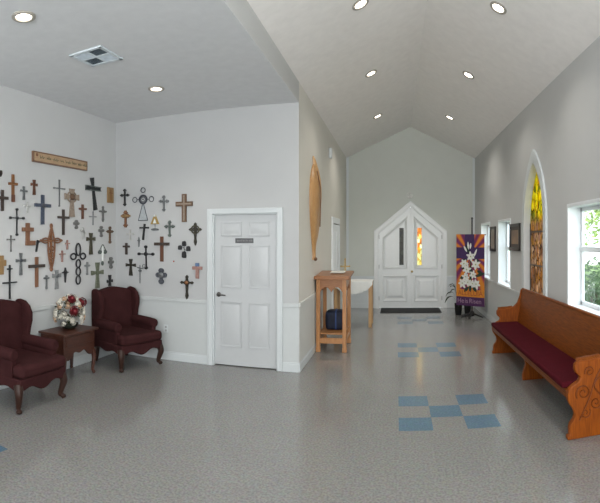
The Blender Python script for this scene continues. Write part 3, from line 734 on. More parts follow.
m.prism([(-4.3 * hx, -3.2 * hz), (4.3 * hx, -3.2 * hz), (.6 * hx, 6 * hz), (-.6 * hx, 6 * hz)], 'y', -.02, -.002)
o = f.done(m, 'hanging_angel', GOLD); tag(o, 'gold triangular angel ornament beside the wire angel\'s skirt', 'ornament')
q = M(); disc(q, 0, -8.5 * hz, 3.8 * hx, 1.3 * hz, .02); q.tube([(0, -.008, -3 * hz), (0, -.008, -8 * hz)], .004, 5); q.build('base', PEWT, o)
q = M(); q.prism([(-1.8 * hx, -2.4 * hz), (1.8 * hx, -2.4 * hz), (0, 2.4 * hz)], 'y', -.024, -.018); q.ball((0, -.02, 5 * hz), 1 * hx, .012, 1.1 * hz, 10, 6); q.build('robe', WGLAZE, o)
cross('grey green crucifix with rounded ends above the reddish brown dark armed cross', 'E', 170, 220.5, 237, 226.5, 5.1, 2, 'bud', VERDI, inner=('figure', VERDI))
cross('dark bronze ornate cross closest to the upper corner of the door casing', 'E', 195.7, 222.5, 245.5, 229.5, 6.4, 2.6, 'point', DKMET, inner=('ring', OLIVE))
cross('plain black leaning cross under the wire angel', 'E', 144.7, 224, 240, 227.8, 4.5, 1.6, 'latin', BLACK, lean=-1.6)
cross('very pale cream cross below the tan and brown cross', 'E', 130.5, 229.5, 240, 234, 3.4, 1.4, 'flare', PALE)
cross('tiny thin grey cross below the plain black leaning cross', 'E', 139.3, 237, 247, 240.5, 1.7, .9, 'star', PEWT)
cross('small dark brown cross below the very pale cream cross', 'E', 126.8, 243, 254.5, 246.5, 3.2, 1.9, 'latin', DBRN)
cross('reddish brown wooden cross with dark crossbar ends, largest below the grey green crucifix', 'E', 162.2, 236.5, 261.5, 244, 7.4, 3, 'latin', [REDW, DBRN])
# four black blocks
f = Fr('E', 184.3, 248.5); m = M(); hx, hz = f.hx, f.hz
for (x, z, a, b_) in ((.2, 5, 2, 2.6), (-3.9, 1, 1.9, 2.3), (4.4, 0, 2, 2.6), (.2, -6, 2.2, 3.4)):
    m.prism([(x * hx + p[0] * a * hx, z * hz + p[1] * b_ * hz) for p in ((-1, -.8), (-.5, -1), (.8, -1), (1, -.4), (.8, .7), (.3, 1), (-.8, .8), (-1, .2))], 'y', -.022, -.002)
m.tube([(-2 * hx, -.006, 2 * hz), (2 * hx, -.006, -2 * hz)], .004, 5); m.tube([(0, -.006, 3 * hz), (.2 * hx, -.006, -3 * hz)], .004, 5)
tag(f.done(m, 'hanging_cross', BLACK), 'black cross of four separate blocks', 'cross', CG)
cross('black iron cross with wide slim arms and knobbed centre beside the dark grey brown cross', 'E', 146.3, 246.5, 268.5, 254, 7.4, 1.9, 'iron', BLACK, lean=.5)
cross('dark grey brown cross with flared ends above the corner armchair\'s wing', 'E', 131.2, 259, 275.5, 265, 4.9, 2.5, 'flare', DKMET)
f = Fr('E', 141.3, 268); m = M(); hx, hz = f.hx, f.hz
m.tube([(0, -.01, 3 * hz), (0, -.01, -15 * hz)], .007, 6); m.tube([(-2.8 * hx, -.01, .5 * hz), (3 * hx, -.01, -.5 * hz)], .008, 6)
loop(m, 4 * hx, 2 * hz, 1.6 * hx, 1.8 * hz, .005, -.01); disc(m, 0, -2.5 * hz, 1.6 * hx, 1.3 * hz, .014)
f.p.y -= .03
tag(f.done(m, 'hanging_cross', PEWT, smooth=True), 'slender grey cross with a curled arm touching the black iron cross\'s foot', 'cross', CG)
cross('chunky slate grey cross with lobed ends beneath the reddish brown dark armed cross', 'E', 161.7, 268, 284, 275, 5.5, 3.6, 'chunky', SLATE, inner=('boss', PEWT))
cross('small pink clay cross with a blue top near the door casing', 'E', 197.7, 263, 278.5, 268, 4.8, 3.2, 'latin', PINK, inner=('cap', SKYB))
cross('dark bronze cross with pointed ends and orange centre, lowest near the door', 'E', 187.3, 275, 299.5, 282.5, 6.7, 2.7, 'point', DKMET, inner=('boss', ORANGE))
f = Fr('E', 174, 261.3); m = M(); m.ball((0, -.01, 0), .012, .01, .012, 10, 6); tag(f.done(m, 'hanging_pin', mat('red_pin', (.4, .08, .05), .4), smooth=True), 'tiny red pin between the reddish brown cross and the four block cross', 'pin')

# wooden sign
a = on_x(31.6, 151, XA); a2 = on_x(31.6, 161.5, XA); b2 = on_x(85.5, 172.5, XA)
y0, y1 = a.y, b2.y; z1, z0 = a.z, a2.z
f = empty('hanging_sign', (XA, (y0 + y1) / 2, (z0 + z1) / 2), PI / 2); tag(f, 'long tan wooden sign board with faint carved script above the crosses', 'sign')
L_ = (y1 - y0) / 2; H_ = (z1 - z0) / 2
M().box(-L_, L_, -.03, -.001, -H_, H_).build('board', wood('sign_wood', (.40, .26, .15), (.50, .35, .21), .6, 0), f, bevel=.004)
m = M(); e = .014
m.box(-L_, L_, -.034, -.002, H_ - e, H_ + .002).box(-L_, L_, -.034, -.002, -H_ - .002, -H_ + e).box(-L_ - .002, -L_ + e, -.034, -.002, -H_, H_).box(L_ - e, L_ + .002, -.034, -.002, -H_, H_)
m.build('edge_band', wood('sign_edge', (.17, .09, .05), (.24, .13, .08), .6, 0), f)
m = M(); x = -L_ * .78
while x < L_ * .85:
    wl = rnd.uniform(.07, .15); n = int(wl / .008); pts = []
    for k in range(n + 1):
        t = k / n; pts.append((x + wl * t, -.0315, .014 * math.sin(k * 2.1 + x * 9) + (.02 if k % 5 == 0 else 0) - .004))
    m.tube(pts, .0035, 5); x += wl + .03
m.build('lettering', mat('sign_script', (.17, .15, .09), .7), f)
m = M(); m.prism(ell(-L_ * .88, H_ * .35, .022, .02), 'y', -.033, -.03); m.build('rosette', mat('sign_rosette', (.22, .10, .05), .6), f)

# ================================================================== WING CHAIRS
BURG = mat('burgundy_velvet', (.044, .0145, .015), .85, var=.15, scale=9, spec=.08)
BURG2 = mat('burgundy_velvet_seat', (.044, .0145, .015), .85, var=.15, scale=9, spec=.08)
MAHOG = wood('mahogany_leg', (.022, .009, .006), (.045, .018, .011), .5, 2, coat=.05, spec=.3)
def cabriole(sx, sy, h=.24, s=1.):
    m = M()
    pts = spline([(0, 0, h + .04), (.026 * sx * s, .02 * sy * s, h * .82), (.012 * sx * s, .008 * sy * s, h * .5), (-.006 * sx * s, -.004 * sy * s, h * .2), (.012 * sx * s, .008 * sy * s, .035), (.03 * sx * s, .02 * sy * s, .012)], 5)
    n = len(pts); R = []
    for i in range(n):
        t = i / (n - 1); R.append((.036 * (1 - t) ** 1.3 + .016 + .014 * max(0, t - .75) / .25) * s)
    m.tube(pts, R, 10); m.ball((.022 * sx * s, .014 * sy * s, .024), .034 * s, .032 * s, .024, 12, 8)
    return m
def make_chair():
    r = empty('wing_armchair')
    # upholstered seat rail with a shaped lower edge
    m = M(); n = 24
    fr_ = [(-.35, .345), (.35, .345)] + [(.35 - .70 * k / n, .215 - .028 * math.cos(2 * PI * k / n * 2) + .045 * abs(1 - 2 * k / n) ** 3) for k in range(n + 1)]
    m.prism(fr_, 'x', .30, .365)
    sd = [(-.34, .345), (.32, .345)] + [(.32 - .66 * k / n, .23 - .015 * math.cos(4 * PI * k / n)) for k in range(n + 1)]
    m.prism(sd, 'y', -.352, -.30); m.prism(sd, 'y', .30, .352)
    m.box(-.36, -.31, -.30, .30, .22, .345).box(-.33, .32, -.31, .31, .27, .345)
    m.build('seat_rail', BURG, r, bevel=.012, seg=2)
    # T-shaped loose cushion
    m = M().prism([(-.27, -.262), (.225, -.262), (.235, -.35), (.385, -.345), (.395, -.2), (.398, 0), (.395, .2), (.385, .345), (.235, .35), (.225, .262), (-.27, .262)], 'z', .345, .475)
    m.build('seat_cushion', BURG2, r, bevel=.045, seg=4)
    # camel back
    pts = [(-.285, .36), (.285, .36), (.30, .7), (.30, .96)]
    for k in range(21):
        y = .29 - .58 * k / 20; pts.append((y, 1.035 + .02 * math.cos(PI * y / .30) - .05 * (abs(y) / .29) ** 8))
    pts += [(-.30, .96), (-.30, .7)]
    m = M().prism(pts, 'x', -.375, -.255); m.v = [(x - (z - .36) * .045 + .03, y, z) for x, y, z in m.v]
    m.build('backrest', BURG, r, bevel=.035, seg=3)
    for s in (-1, 1):
        pr = [(-.375, .45), (-.385, .98), (-.375, 1.03), (-.32, 1.04), (-.235, 1.025), (-.165, .97), (-.125, .89), (-.125, .80), (-.15, .71), (-.165, .63), (-.14, .5)]
        m = M().prism(pr, 'y', s * .28, s * .352); m.build('wing', BURG, r, bevel=.028, seg=3)
        m = M().prism([(-.36, .30), (.235, .30), (.235, .57), (-.2, .58), (-.36, .60)], 'y', s * .272, s * .345)
        m.tube([(-.27, s * .312, .575), (-.1, s * .315, .572), (.1, s * .318, .566), (.235, s * .318, .562), (.25, s * .318, .562)], [.062, .064, .066, .064, .05], 16)
        m.build('armrest', BURG, r, bevel=.012, seg=2)
    for sx, sy in ((1, 1), (1, -1)):
        cabriole(sx, sy).build('leg', MAHOG, r, loc=(.315, sy * .325, 0), smooth=True)
    for sy in (1, -1):
        M().tube([(-.045, 0, 0), (-.02, 0, .1), (0, 0, .27)], [.02, .024, .03], 8).build('leg', MAHOG, r, loc=(-.315, sy * .27, 0), smooth=True)
    return r
ch1 = make_chair(); ch1.location = (-3.715, 3.64, 0)
tag(ch1, 'burgundy wing armchair cut by the picture edge, nearer the camera', 'armchair', 'burgundy wing armchairs')
ch2 = copy_tree(ch1); ch2.location = (-3.603, 5.62, 0); ch2.rotation_euler = (0, 0, math.radians(-20.2))
tag(ch2, 'burgundy wing armchair standing in the room corner beside the small table', 'armchair', 'burgundy wing armchairs')

# ------------------------------------------------------------------ end table
TBL = wood('cherry_wood', (.046, .013, .007), (.082, .024, .012), .45, 1, coat=.1)
t = empty('end_table', (-3.862, 4.66, .0)); tag(t, 'small cherry wood end table with curved legs between the burgundy armchairs', 'table')
M().box(-.215, .225, -.345, .345, .572, .60).build('tabletop', TBL, t, bevel=.008)
n = 28
def apron(h): return [(-h, .572), (h, .572)] + [(h - 2 * h * k / n, .305 + .02 * math.cos(2 * PI * k / n * 3) - .04 * math.cos(2 * PI * k / n)) for k in range(n + 1)]
m = M(); m.prism(apron(.31), 'x', .155, .18)
m.prism([(-.2, .572), (.17, .572), (.17, .30), (-.2, .30)], 'y', -.31, -.285).prism([(-.2, .572), (.17, .572), (.17, .30), (-.2, .30)], 'y', .285, .31).box(-.2, -.18, -.285, .285, .30, .572)
m.build('apron', TBL, t, bevel=.004)
dr = M().box(.178, .192, -.27, .27, .43, .55).build('drawer', TBL, t, bevel=.005)
for sx, sy in ((1, 1), (1, -1), (-1, 1), (-1, -1)):
    cabriole(sx * .6, sy, .27, .72).build('leg', TBL, t, loc=(.165 if sx > 0 else -.19, sy * .29, 0), smooth=True)

# flower arrangement
fa = empty('flower_arrangement', (-3.885, 4.70, .60)); tag(fa, 'arrangement of red roses and small white flowers in a dark bowl on the end table', 'flowers')
M().lathe([(.05, 0), (.075, .005), (.105, .035), (.118, .07), (.112, .075), (.1, .06)], n=24).build('bowl', mat('dark_green_bowl', (.018, .022, .016), .35, var=.3), fa, smooth=True)
ROSE = mat('red_petals', (.17, .012, .018), .6, var=.3, scale=40); WPET = mat('white_petals', (.66, .63, .55), .7, var=.12, scale=50); PEACH = mat('peach_petals', (.50, .34, .22), .7, var=.15, scale=50)
LEAFM = mat('bouquet_leaves', (.035, .06, .025), .6, var=.4, scale=30)
def blossom(R, n_rings, seed):
    m = M(); q = random.Random(seed)
    for rg in range(n_rings):
        rr = R * (.3 + .7 * rg / max(1, n_rings - 1)); k = 5 + rg
        for i in range(k):
            a = 2 * PI * i / k + rg * .6 + q.uniform(-.15, .15); t_ = .25 + .9 * rg / max(1, n_rings - 1)
            d = Vector((math.cos(a) * math.sin(t_), math.sin(a) * math.sin(t_), math.cos(t_))); u = Vector((-math.sin(a), math.cos(a), 0)); c = d * rr * .75; w_ = rr * .62
            vv = d.cross(u)
            m.add([c - u * w_ * .5 - vv * w_ * .6, c + u * w_ * .5 - vv * w_ * .6, c + u * w_ * .8 + vv * w_ * .2 + d * w_ * .2, c + vv * w_ * .75 + d * w_ * .3, c - u * w_ * .8 + vv * w_ * .2 + d * w_ * .2], [(0, 1, 2, 3, 4)])
    m.ball((0, 0, R * .3), R * .42, R * .42, R * .42, 8, 6); m.raw = True
    return m
def orient(m, d):
    q = Vector((0, 0, 1)).rotation_difference(Vector(d).normalized()).to_matrix().to_4x4(); return m.xf(q)
for (x, y, z, R) in ((.11, -.08, .40, .068), (.10, .125, .33, .07), (.16, -.09, .245, .078)):
    o = orient(blossom(R, 4, int(z * 1000)), (.8, y * 2 - .2, z - .1)).build('red_rose', ROSE, fa, loc=(x, y, z)); o.rotation_euler = (0, 0, -.3)
q = random.Random(3); n_w = 0
while n_w < 88:
    a, e_ = q.uniform(-PI, PI), q.uniform(-.55, 1.35)
    d = Vector((math.cos(a) * math.cos(e_), math.sin(a) * math.cos(e_), math.sin(e_)))
    p = Vector((d.x * .165, d.y * .20, .19 + d.z * .215))
    if any((p - Vector(c)).length < .062 for c in ((.11, -.08, .40), (.10, .125, .33), (.16, -.09, .245))): continue
    pe = p.y < -.05 and p.z > .28 and q.random() < .7 or q.random() < .08
    orient(blossom(q.uniform(.028, .044), 2, n_w), d).build('peach_flower' if pe else 'white_flower', PEACH if pe else WPET, fa, loc=p); n_w += 1
m = M(); m.raw = True
for i in range(110):
    a, e_ = q.uniform(-PI, PI), q.uniform(-.25, 1.4); R = q.uniform(.55, 1.05)
    d = Vector((math.cos(a) * math.cos(e_), math.sin(a) * math.cos(e_), math.sin(e_))); p = Vector((d.x * .16 * R, d.y * .205 * R, .17 + d.z * .235 * R))
    u = d.orthogonal().normalized(); u.rotate(Matrix.Rotation(q.uniform(0, 6.28), 3, d)); v_ = d.cross(u); l = q.uniform(.025, .05); w_ = l * .3
    m.add([p - u * w_, p + d * l * .5 + v_ * w_, p + d * l + u * .01, p + d * l * .5 - v_ * w_], [(0, 1, 2, 3)])
for i in range(14):
    a = q.uniform(-PI, PI); m.tube([(0, 0, .04), (math.cos(a) * .07, math.sin(a) * .09, q.uniform(.15, .25))], .004, 4)
m.build('foliage', LEAFM, fa)

# ================================================================== STAND, BAG, CREDENCE TABLE
OAK = wood('oak_wood', (.36, .155, .05), (.50, .235, .085), .4, 2, coat=.2)
OAKD = wood('oak_wood_dark', (.25, .095, .03), (.36, .15, .05), .4, 0, coat=.2)
st = empty('wooden_stand', (-1.005, 7.61, 0)); tag(st, 'tall open oak stand with arched aprons against the wall under the carving', 'stand')
hx_, hy_ = .235, .37
m = M().prism([(-hy_ - .05, 1.13), (hy_ + .04, 1.175), (hy_ + .04, 1.21), (-hy_ - .05, 1.165)], 'x', -hx_ - .03, hx_ + .05)
m.box(-hx_ - .02, hx_ + .05, -hy_ - .055, -hy_ - .03, 1.125, 1.18)
m.build('top', OAKD, st, bevel=.006)
for sx in (-1, 1):
    for sy in (-1, 1):
        m = M().box(-.03, .03, -.03, .03, 0, 1.13).box(-.035, .035, -.035, .035, 0, .07)
        m.build('leg', OAK, st, loc=(sx * (hx_ - .03), sy * (hy_ - .03), 0), bevel=.005)
def arched(h, z1, z0, n=20, nar=2):
    pts = [(-h, z1), (h, z1)]
    for k in range(n + 1):
        x = h - 2 * h * k / n; u = abs(((k / n * nar) % 1) - .5) * 2 if k not in (0, n) else 1
        pts.append((x, z0 + (1 - u ** 2) * .085 if u < 1 else z0))
    return pts
for sy in (-1, 1):
    m = M().prism(arched(hx_ - .06, 1.12, .92), 'y', sy * (hy_ - .045), sy * (hy_ - .015)); m.build('apron', OAKD, st, bevel=.003)
for sx in (-1, 1):
    m = M().prism(arched(hy_ - .06, 1.12, .92, 24, 2), 'x', sx * (hx_ - .045), sx * (hx_ - .015)); m.build('apron', OAKD, st, bevel=.003)
for sy in (-1, 1): M().box(-hx_ + .05, hx_ - .05, sy * (hy_ - .03) - .018, sy * (hy_ - .03) + .018, .13, .215).build('stretcher', OAK, st, bevel=.004)
for sx in (-1, 1): M().box(sx * (hx_ - .03) - .018, sx * (hx_ - .03) + .018, -hy_ + .05, hy_ - .05, .15, .215).build('stretcher', OAK, st, bevel=.004)
M().box(-hx_ + .03, hx_ - .03, -hy_ + .04, hy_ - .04, .268, .288).build('shelf', OAK, st, bevel=.003)
bk = M().prism([(-.14, 1.2005), (.16, 1.2137), (.16, 1.2217), (-.14, 1.2085)], 'x', -.10, .13); bk.v = [(x, y, z) for x, y, z in bk.v]; o = bk.build('white_sheet', mat('sheet_white', (.66, .65, .60), .7), loc=(-.97, 7.70, 0), bevel=.002); tag(o, 'thin flat white booklet lying on top of the tall oak stand', 'sheet')  # thin white slab laid on the sloping top
# bag on the lower shelf
NAVY = mat('navy_cloth', (.005, .010, .030), .7, var=.4, scale=14, bump=.2)
bg = empty('cloth_bag', (-.985, 7.66, .288)); tag(bg, 'dark navy blue cloth bag sitting on the oak stand\'s lower shelf', 'bag')
m = M(); n = 18; prof = [(.10, .0), (.125, .015), (.13, .15), (.127, .26), (.115, .30), (.06, .31)]
vs = []; fs = []
for (r_, z) in prof:
    for k in range(n):
        a = 2 * PI * k / n; c_, s_ = math.cos(a), math.sin(a); e_ = .4
        vs.append((r_ * 1.28 * math.copysign(abs(c_) ** e_, c_), r_ * 1.3 * math.copysign(abs(s_) ** e_, s_), z))
for i in range(len(prof) - 1):
    for k in range(n): fs.append((i * n + k, i * n + (k + 1) % n, (i + 1) * n + (k + 1) % n, (i + 1) * n + k))
fs += [list(range(n))[::-1], [(len(prof) - 1) * n + k for k in range(n)]]
m.add(vs, fs); m.build('bag_body', NAVY, bg, sub=1)
BL2 = mat('royal_blue_strap', (.02, .05, .17), .6)
m = M(); m.tube(spline([(.02, -.163, .02), (.02, -.171, .15), (.02, -.166, .25), (.02, -.12, .31), (.02, 0, .322)], 5), .014, 8, flat=.4); m.build('strap', BL2, bg, smooth=True)

# credence table with lace cloth
ct = empty('side_table', (-.865, 9.62, 0)); tag(ct, 'light oak side table with square legs behind the oak stand', 'table')
M().box(-.39, .39, -.28, .26, .875, .905).build('tabletop', OAK, ct, bevel=.004)
m = M().box(-.34, .34, -.245, -.225, .80, .875).box(-.34, .34, .205, .225, .80, .875).box(-.345, -.325, -.235, .215, .80, .875).box(.325, .345, -.235, .215, .80, .875); m.build('apron', OAK, ct)
for sx in (-1, 1):
    for sy in (-1, 1): M().box(-.032, .032, -.032, .032, 0, .875).build('leg', mat('light_oak_leg', (.42, .24, .10), .45, c2=(.54, .33, .15), scale=6, stretch=(14, 14, 1.2)), ct, loc=(sx * .345, sy * .24 - .01, 0), bevel=.004)
LACE = mat('lace_cloth_white', (.78, .79, .76), .85, var=.10, scale=90)
m = M(); nx = 40
m.box(-.392, .392, -.285, .262, .9065, .909)
row = []
for k in range(nx + 1):
    x = -.392 + .784 * k / nx; u = x / .392
    drop = .15 + .10 * math.sqrt(max(0, 1 - u * u)) - .11 * abs(u) ** 2 + .008 * math.cos(k * 1.9)
    row.append((x, .909 - max(.05, drop)))
vs = []
for x, z in row: vs += [(x, -.287, .909), (x, -.291 - .004 * math.sin(x * 60), z)]
m.add(vs, [(2 * k, 2 * k + 1, 2 * k + 3, 2 * k + 2) for k in range(nx)])
o = m.build('lace_tablecloth', LACE, None, loc=(-.865, 9.62, 0)); tag(o, 'white lace cloth draped in a scallop over the oak side table', 'tablecloth')
bc = empty('brass_cross', (-1.045, 9.62, .909)); tag(bc, 'small brass standing cross on the lace covered side table', 'cross')
M().box(-.06, .06, -.05, .05, 0, .02).box(-.045, .045, -.035, .035, .02, .04).box(-.028, .028, -.025, .025, .04, .06).build('base', BRASS, bc, bevel=.004)
m = M(); m.box(-.013, .013, -.01, .01, .06, .43).box(-.085, .085, -.01, .01, .27, .295)
for x, z in ((-.085, .283), (.085, .283), (0, .43)): m.ball((x, 0, z), .02, .014, .02, 10, 6)
m.build('cross_body', BRASS, bc, bevel=.002)

# carved wooden wall sculpture with two pointed tips
CARV = wood('carved_maple', (.40, .205, .075), (.52, .30, .125), .4, 2, coat=.2)
sc = empty('carved_wall_hanging', (XL, 7.09, 1.435), PI / 2); tag(sc, 'tall carved wooden wall sculpture with two pointed tips narrowing to a foot', 'wall sculpture')
def blade(prof, n=10):
    """prof: (z, centre x, half width, depth)"""
    P_ = spline([(p[0], p[1], p[2]) for p in prof], 5); D_ = spline([(p[0], p[3], 0) for p in prof], 5); vs = []; fs = []
    for p, d in zip(P_, D_):
        for k in range(n + 1):
            a = PI * k / n; vs.append((p[1] - max(.004, p[2]) * math.cos(a), -max(.006, d[1]) * math.sin(a) - .002, p[0]))
    c = n + 1
    for i in range(len(P_) - 1):
        for k in range(n): fs.append((i * c + k, i * c + k + 1, (i + 1) * c + k + 1, (i + 1) * c + k))
        fs.append((i * c + n, i * c, (i + 1) * c, (i + 1) * c + n))
    fs += [list(range(c)), [(len(P_) - 1) * c + k for k in range(c)][::-1]]
    return M().add(vs, fs)
blade([(.0, 0, .05, .055), (.05, 0, .04, .05), (.16, 0, .05, .05), (.35, -.01, .12, .07), (.65, -.035, .21, .10), (.9, -.05, .235, .115), (1.15, -.05, .20, .105), (1.32, -.03, .12, .07), (1.43, 0, .03, .03), (1.455, .01, .006, .012)]).build('front_blade', CARV, sc, smooth=True)
blade([(.2, .05, .02, .04), (.4, .09, .08, .075), (.7, .12, .13, .10), (1.0, .135, .14, .118), (1.25, .10, .11, .105), (1.42, .06, .06, .07), (1.53, .02, .025, .04), (1.58, .01, .006, .015)]).build('rear_blade', wood('carved_maple_light', (.42, .23, .09), (.56, .35, .16), .4, 2), sc, smooth=True)
M().ball((0, -.045, .01), .045, .03, .03, 12, 8).build('foot_knob', mat('carving_foot', (.13, .06, .025), .5), sc, smooth=True)
m = M(); m.tube(spline([(-.03, -.12, .5), (-.06, -.135, .85), (-.05, -.125, 1.1), (0, -.07, 1.35)], 6), .008, 6); m.build('carved_groove', mat('carving_groove', (.16, .075, .03), .5), sc, smooth=True)

# small wall fittings
o = Fr('N', 329, 153); m = M().box(-.05, .05, -.06, -.001, -.1, .09); tag(o.done(m, 'motion_detector', WHITE, bevel=.012), 'small white motion detector high on the nave wall above the oak stand', 'detector')
f = Fr('E', 166.3, 328.5); oc = empty('electrical_outlet', f.p - Vector((0, .008, 0))); tag(oc, 'white electrical outlet plate low on the wall beside the corner armchair', 'outlet')
M().box(-.037, .037, -.006, .0, -.058, .058).build('cover_plate', WHITE, oc, bevel=.002)
m = M()
for z in (-.025, .025): m.prism(ell(0, z, .016, .017), 'y', -.008, -.006)
m.build('socket', mat('socket_grey', (.35, .36, .36), .5), oc)
md = empty('wall_medallion', (.337, YF, 2.845)); md.name = 'hanging_medallion'; tag(md, 'small round white plaster medallion above the pointed double doors', 'ornament')
M().lathe([(.085, 0), (.085, -.012), (.07, -.02), (.06, -.012), (.06, 0)], n=24, axis='y').lathe([(.06, 0), (.06, -.006)], n=24, axis='y').build('rim', mat('plaster_rim', (.70, .70, .67), .7), md, smooth=True)
m = M(); m.box(-.012, .012, -.022, -.01, -.05, .05).box(-.035, .035, -.022, -.01, .0, .022); m.build('cross_relief', mat('plaster_relief', (.60, .60, .57), .7), md)

# ================================================================== FAR END: mat, banner, plant
dm = M().box(-.385, 1.075, 11.19, 11.93, .001, .014); o = dm.build('door_mat', mat('black_rubber', (.012, .012, .013), .8, var=.3, scale=80, bump=.3), bevel=.004); tag(o, 'black rubber mat on the floor before the pointed double doors', 'mat')
M().box(-.36, 1.05, 11.215, 11.905, .014, .018).build('ribbed_field', mat('black_carpet', (.02, .02, .021), .95, var=.4, scale=200), o)

# banner stand and banner
A = Vector((1.355, 10.62)); B = Vector((1.915, 10.165)); ctr = (A + B) / 2; wid = (B - A).length; ang = math.atan2(B.y - A.y, B.x - A.x)
bs = empty('banner_stand', (ctr.x + .05, ctr.y + .06, 0), ang); tag(bs, 'dark metal banner stand with spread feet holding the lily banner', 'stand')
DKST = mat('dark_stand_metal', (.02, .018, .02), .4, .4)
M().tube([(0, 0, .05), (0, 0, 2.2)], .017, 10).lathe([(.02, 2.2), (.026, 2.215), (.012, 2.235)], n=12).build('pole', DKST, bs, smooth=True)
M().tube([(-wid / 2, -.02, 1.845), (wid / 2, -.02, 1.845)], .012, 8).tube([(0, 0, 1.845), (0, -.02, 1.845)], .012, 6).build('crossbar', DKST, bs, smooth=True)
for a in (0, PI, -PI / 2 + .3, -PI / 2 - .6):
    m = M(); m.tube([(0, 0, .09), (math.cos(a) * .12, math.sin(a) * .12, .06), (math.cos(a) * .27, math.sin(a) * .27, .018)], [.02, .018, .016], 8); m.build('leg', DKST, bs, smooth=True)
M().lathe([(.05, .03), (.06, .05), (.05, .12), (.02, .15)], n=16).build('base_hub', DKST, bs, smooth=True)

ZT, ZBn = 1.856, .262; HB = ZT - ZBn
bn = empty('hanging_banner', (ctr.x, ctr.y, ZBn), ang); tag(bn, 'purple and orange banner with white lilies and ALLELUIA lettering', 'banner')
PURP = mat('purple_cloth', (.045, .018, .085), .8, var=.15, scale=20)
rays, nt, b = _new('ray_print'); N = nt.nodes; L = nt.links
tc = N.new('ShaderNodeTexCoord'); xyz = N.new('ShaderNodeSeparateXYZ'); L.new(tc.outputs['Object'], xyz.inputs[0])
sub_ = N.new('ShaderNodeMath'); sub_.operation = 'SUBTRACT'; sub_.inputs[1].default_value = HB * .72; L.new(xyz.outputs[2], sub_.inputs[0])
at2 = N.new('ShaderNodeMath'); at2.operation = 'ARCTAN2'; L.new(sub_.outputs[0], at2.inputs[0]); L.new(xyz.outputs[0], at2.inputs[1])
ml = N.new('ShaderNodeMath'); ml.operation = 'MULTIPLY'; ml.inputs[1].default_value = 15; L.new(at2.outputs[0], ml.inputs[0])
sn = N.new('ShaderNodeMath'); sn.operation = 'SINE'; L.new(ml.outputs[0], sn.inputs[0])
cr = N.new('ShaderNodeValToRGB'); mr = N.new('ShaderNodeMapRange'); mr.inputs[1].default_value = -1; L.new(sn.outputs[0], mr.inputs[0]); L.new(mr.outputs[0], cr.inputs[0])
e = cr.color_ramp.elements; e[0].position = .1; e[0].color = (.14, .022, .10, 1); e[1].position = .85; e[1].color = (.62, .21, .02, 1); k_ = e.new(.5); k_.color = (.38, .06, .05, 1)
L.new(cr.outputs[0], b.inputs['Base Color']); b.inputs['Roughness'].default_value = .8
W2 = wid / 2
M().box(-W2, W2, -.004, .0, 0, HB).build('cloth', rays, bn)
def bu(zx): return -W2 + (zx - 55) / 248 * wid
def bz(zy): return HB - (zy - 38) / 600 * HB
m = M().box(bu(130), bu(216), -.006, -.004, bz(250), HB).box(-W2, W2, -.0062, -.004, bz(243), bz(148)); m.build('cross_print', PURP, bn)
ORB = mat('orange_cloth', (.60, .22, .02), .8, var=.12, scale=20)
M().box(-W2, W2, -.006, -.004, bz(563), bz(503)).build('orange_band', ORB, bn)
M().box(-W2, W2, -.006, -.004, 0, bz(563)).build('purple_band', mat('plum_cloth', (.06, .015, .075), .8, var=.15, scale=20), bn)
LILY = mat('lily_white', (.70, .70, .66), .8, var=.12, scale=25); LG = mat('lily_green', (.012, .035, .022), .8, var=.3, scale=25)
def petal(m, x, z, a, l, wd, y):
    c, s_ = math.cos(a), math.sin(a); a1 = []; b1 = []
    for k in range(7):
        t_ = k / 6; ww = wd / 2 * math.sin(PI * min(1, t_ * .92 + .04)) ** .8
        a1.append((x + c * l * t_ - s_ * ww, z + s_ * l * t_ + c * ww)); b1.append((x + c * l * t_ + s_ * ww, z + s_ * l * t_ - c * ww))
    m.prism(a1 + b1[::-1], 'y', y - .001, y)
m = M(); q = random.Random(11)
for (x, y, a, l) in ((185, 200, 2.4, .16), (150, 250, 3.4, .15), (215, 250, -.3, .14), (180, 300, -1.5, .2), (205, 340, 4.3, .2), (225, 390, .35, .25), (160, 300, 3.6, .18), (180, 460, -1.6, .16), (165, 480, 3.9, .16), (200, 470, -.9, .16), (140, 390, 3.5, .16), (240, 340, -.5, .15), (190, 400, -2, .2), (160, 180, 1.9, .14)):
    petal(m, bu(x), bz(y), a, l, .075, -.0065 - q.random() * .0006)
m.prism([(bu(172), bz(500)), (bu(190), bz(500)), (bu(185), bz(200)), (bu(178), bz(200))], 'y', -.0075, -.0068)
m.build('leaf_print', LG, bn)
lil = [(185, 225, .11), (125, 285, .12), (228, 290, .12), (150, 335, .11), (205, 375, .10), (140, 395, .10), (110, 450, .12), (232, 452, .12), (160, 440, .10), (200, 450, .10)]
for i, (x, y, R) in enumerate(lil):
    m = M(); a0 = q.uniform(0, 1)
    for k in range(6): petal(m, bu(x), bz(y), a0 + k * PI / 3, R * q.uniform(.85, 1.1), R * .52, -.0085 - .0004 * k - i * .0002)
    f_ = m.build('lily_print', LILY, bn)
    M().prism(ell(bu(x), bz(y), R * .14, R * .14, 8), 'y', -.0145, -.0135).build('flower_centre', mat('lily_centre', (.30, .33, .12), .8), f_)
m = M()
for (x, y, a, l) in ((150, 185, 2.1, .15), (165, 165, 1.65, .17), (180, 160, 1.45, .13), (210, 230, 1.15, .20)): petal(m, bu(x), bz(y), a, l, .045, -.009)
m.build('bud_print', LILY, bn)
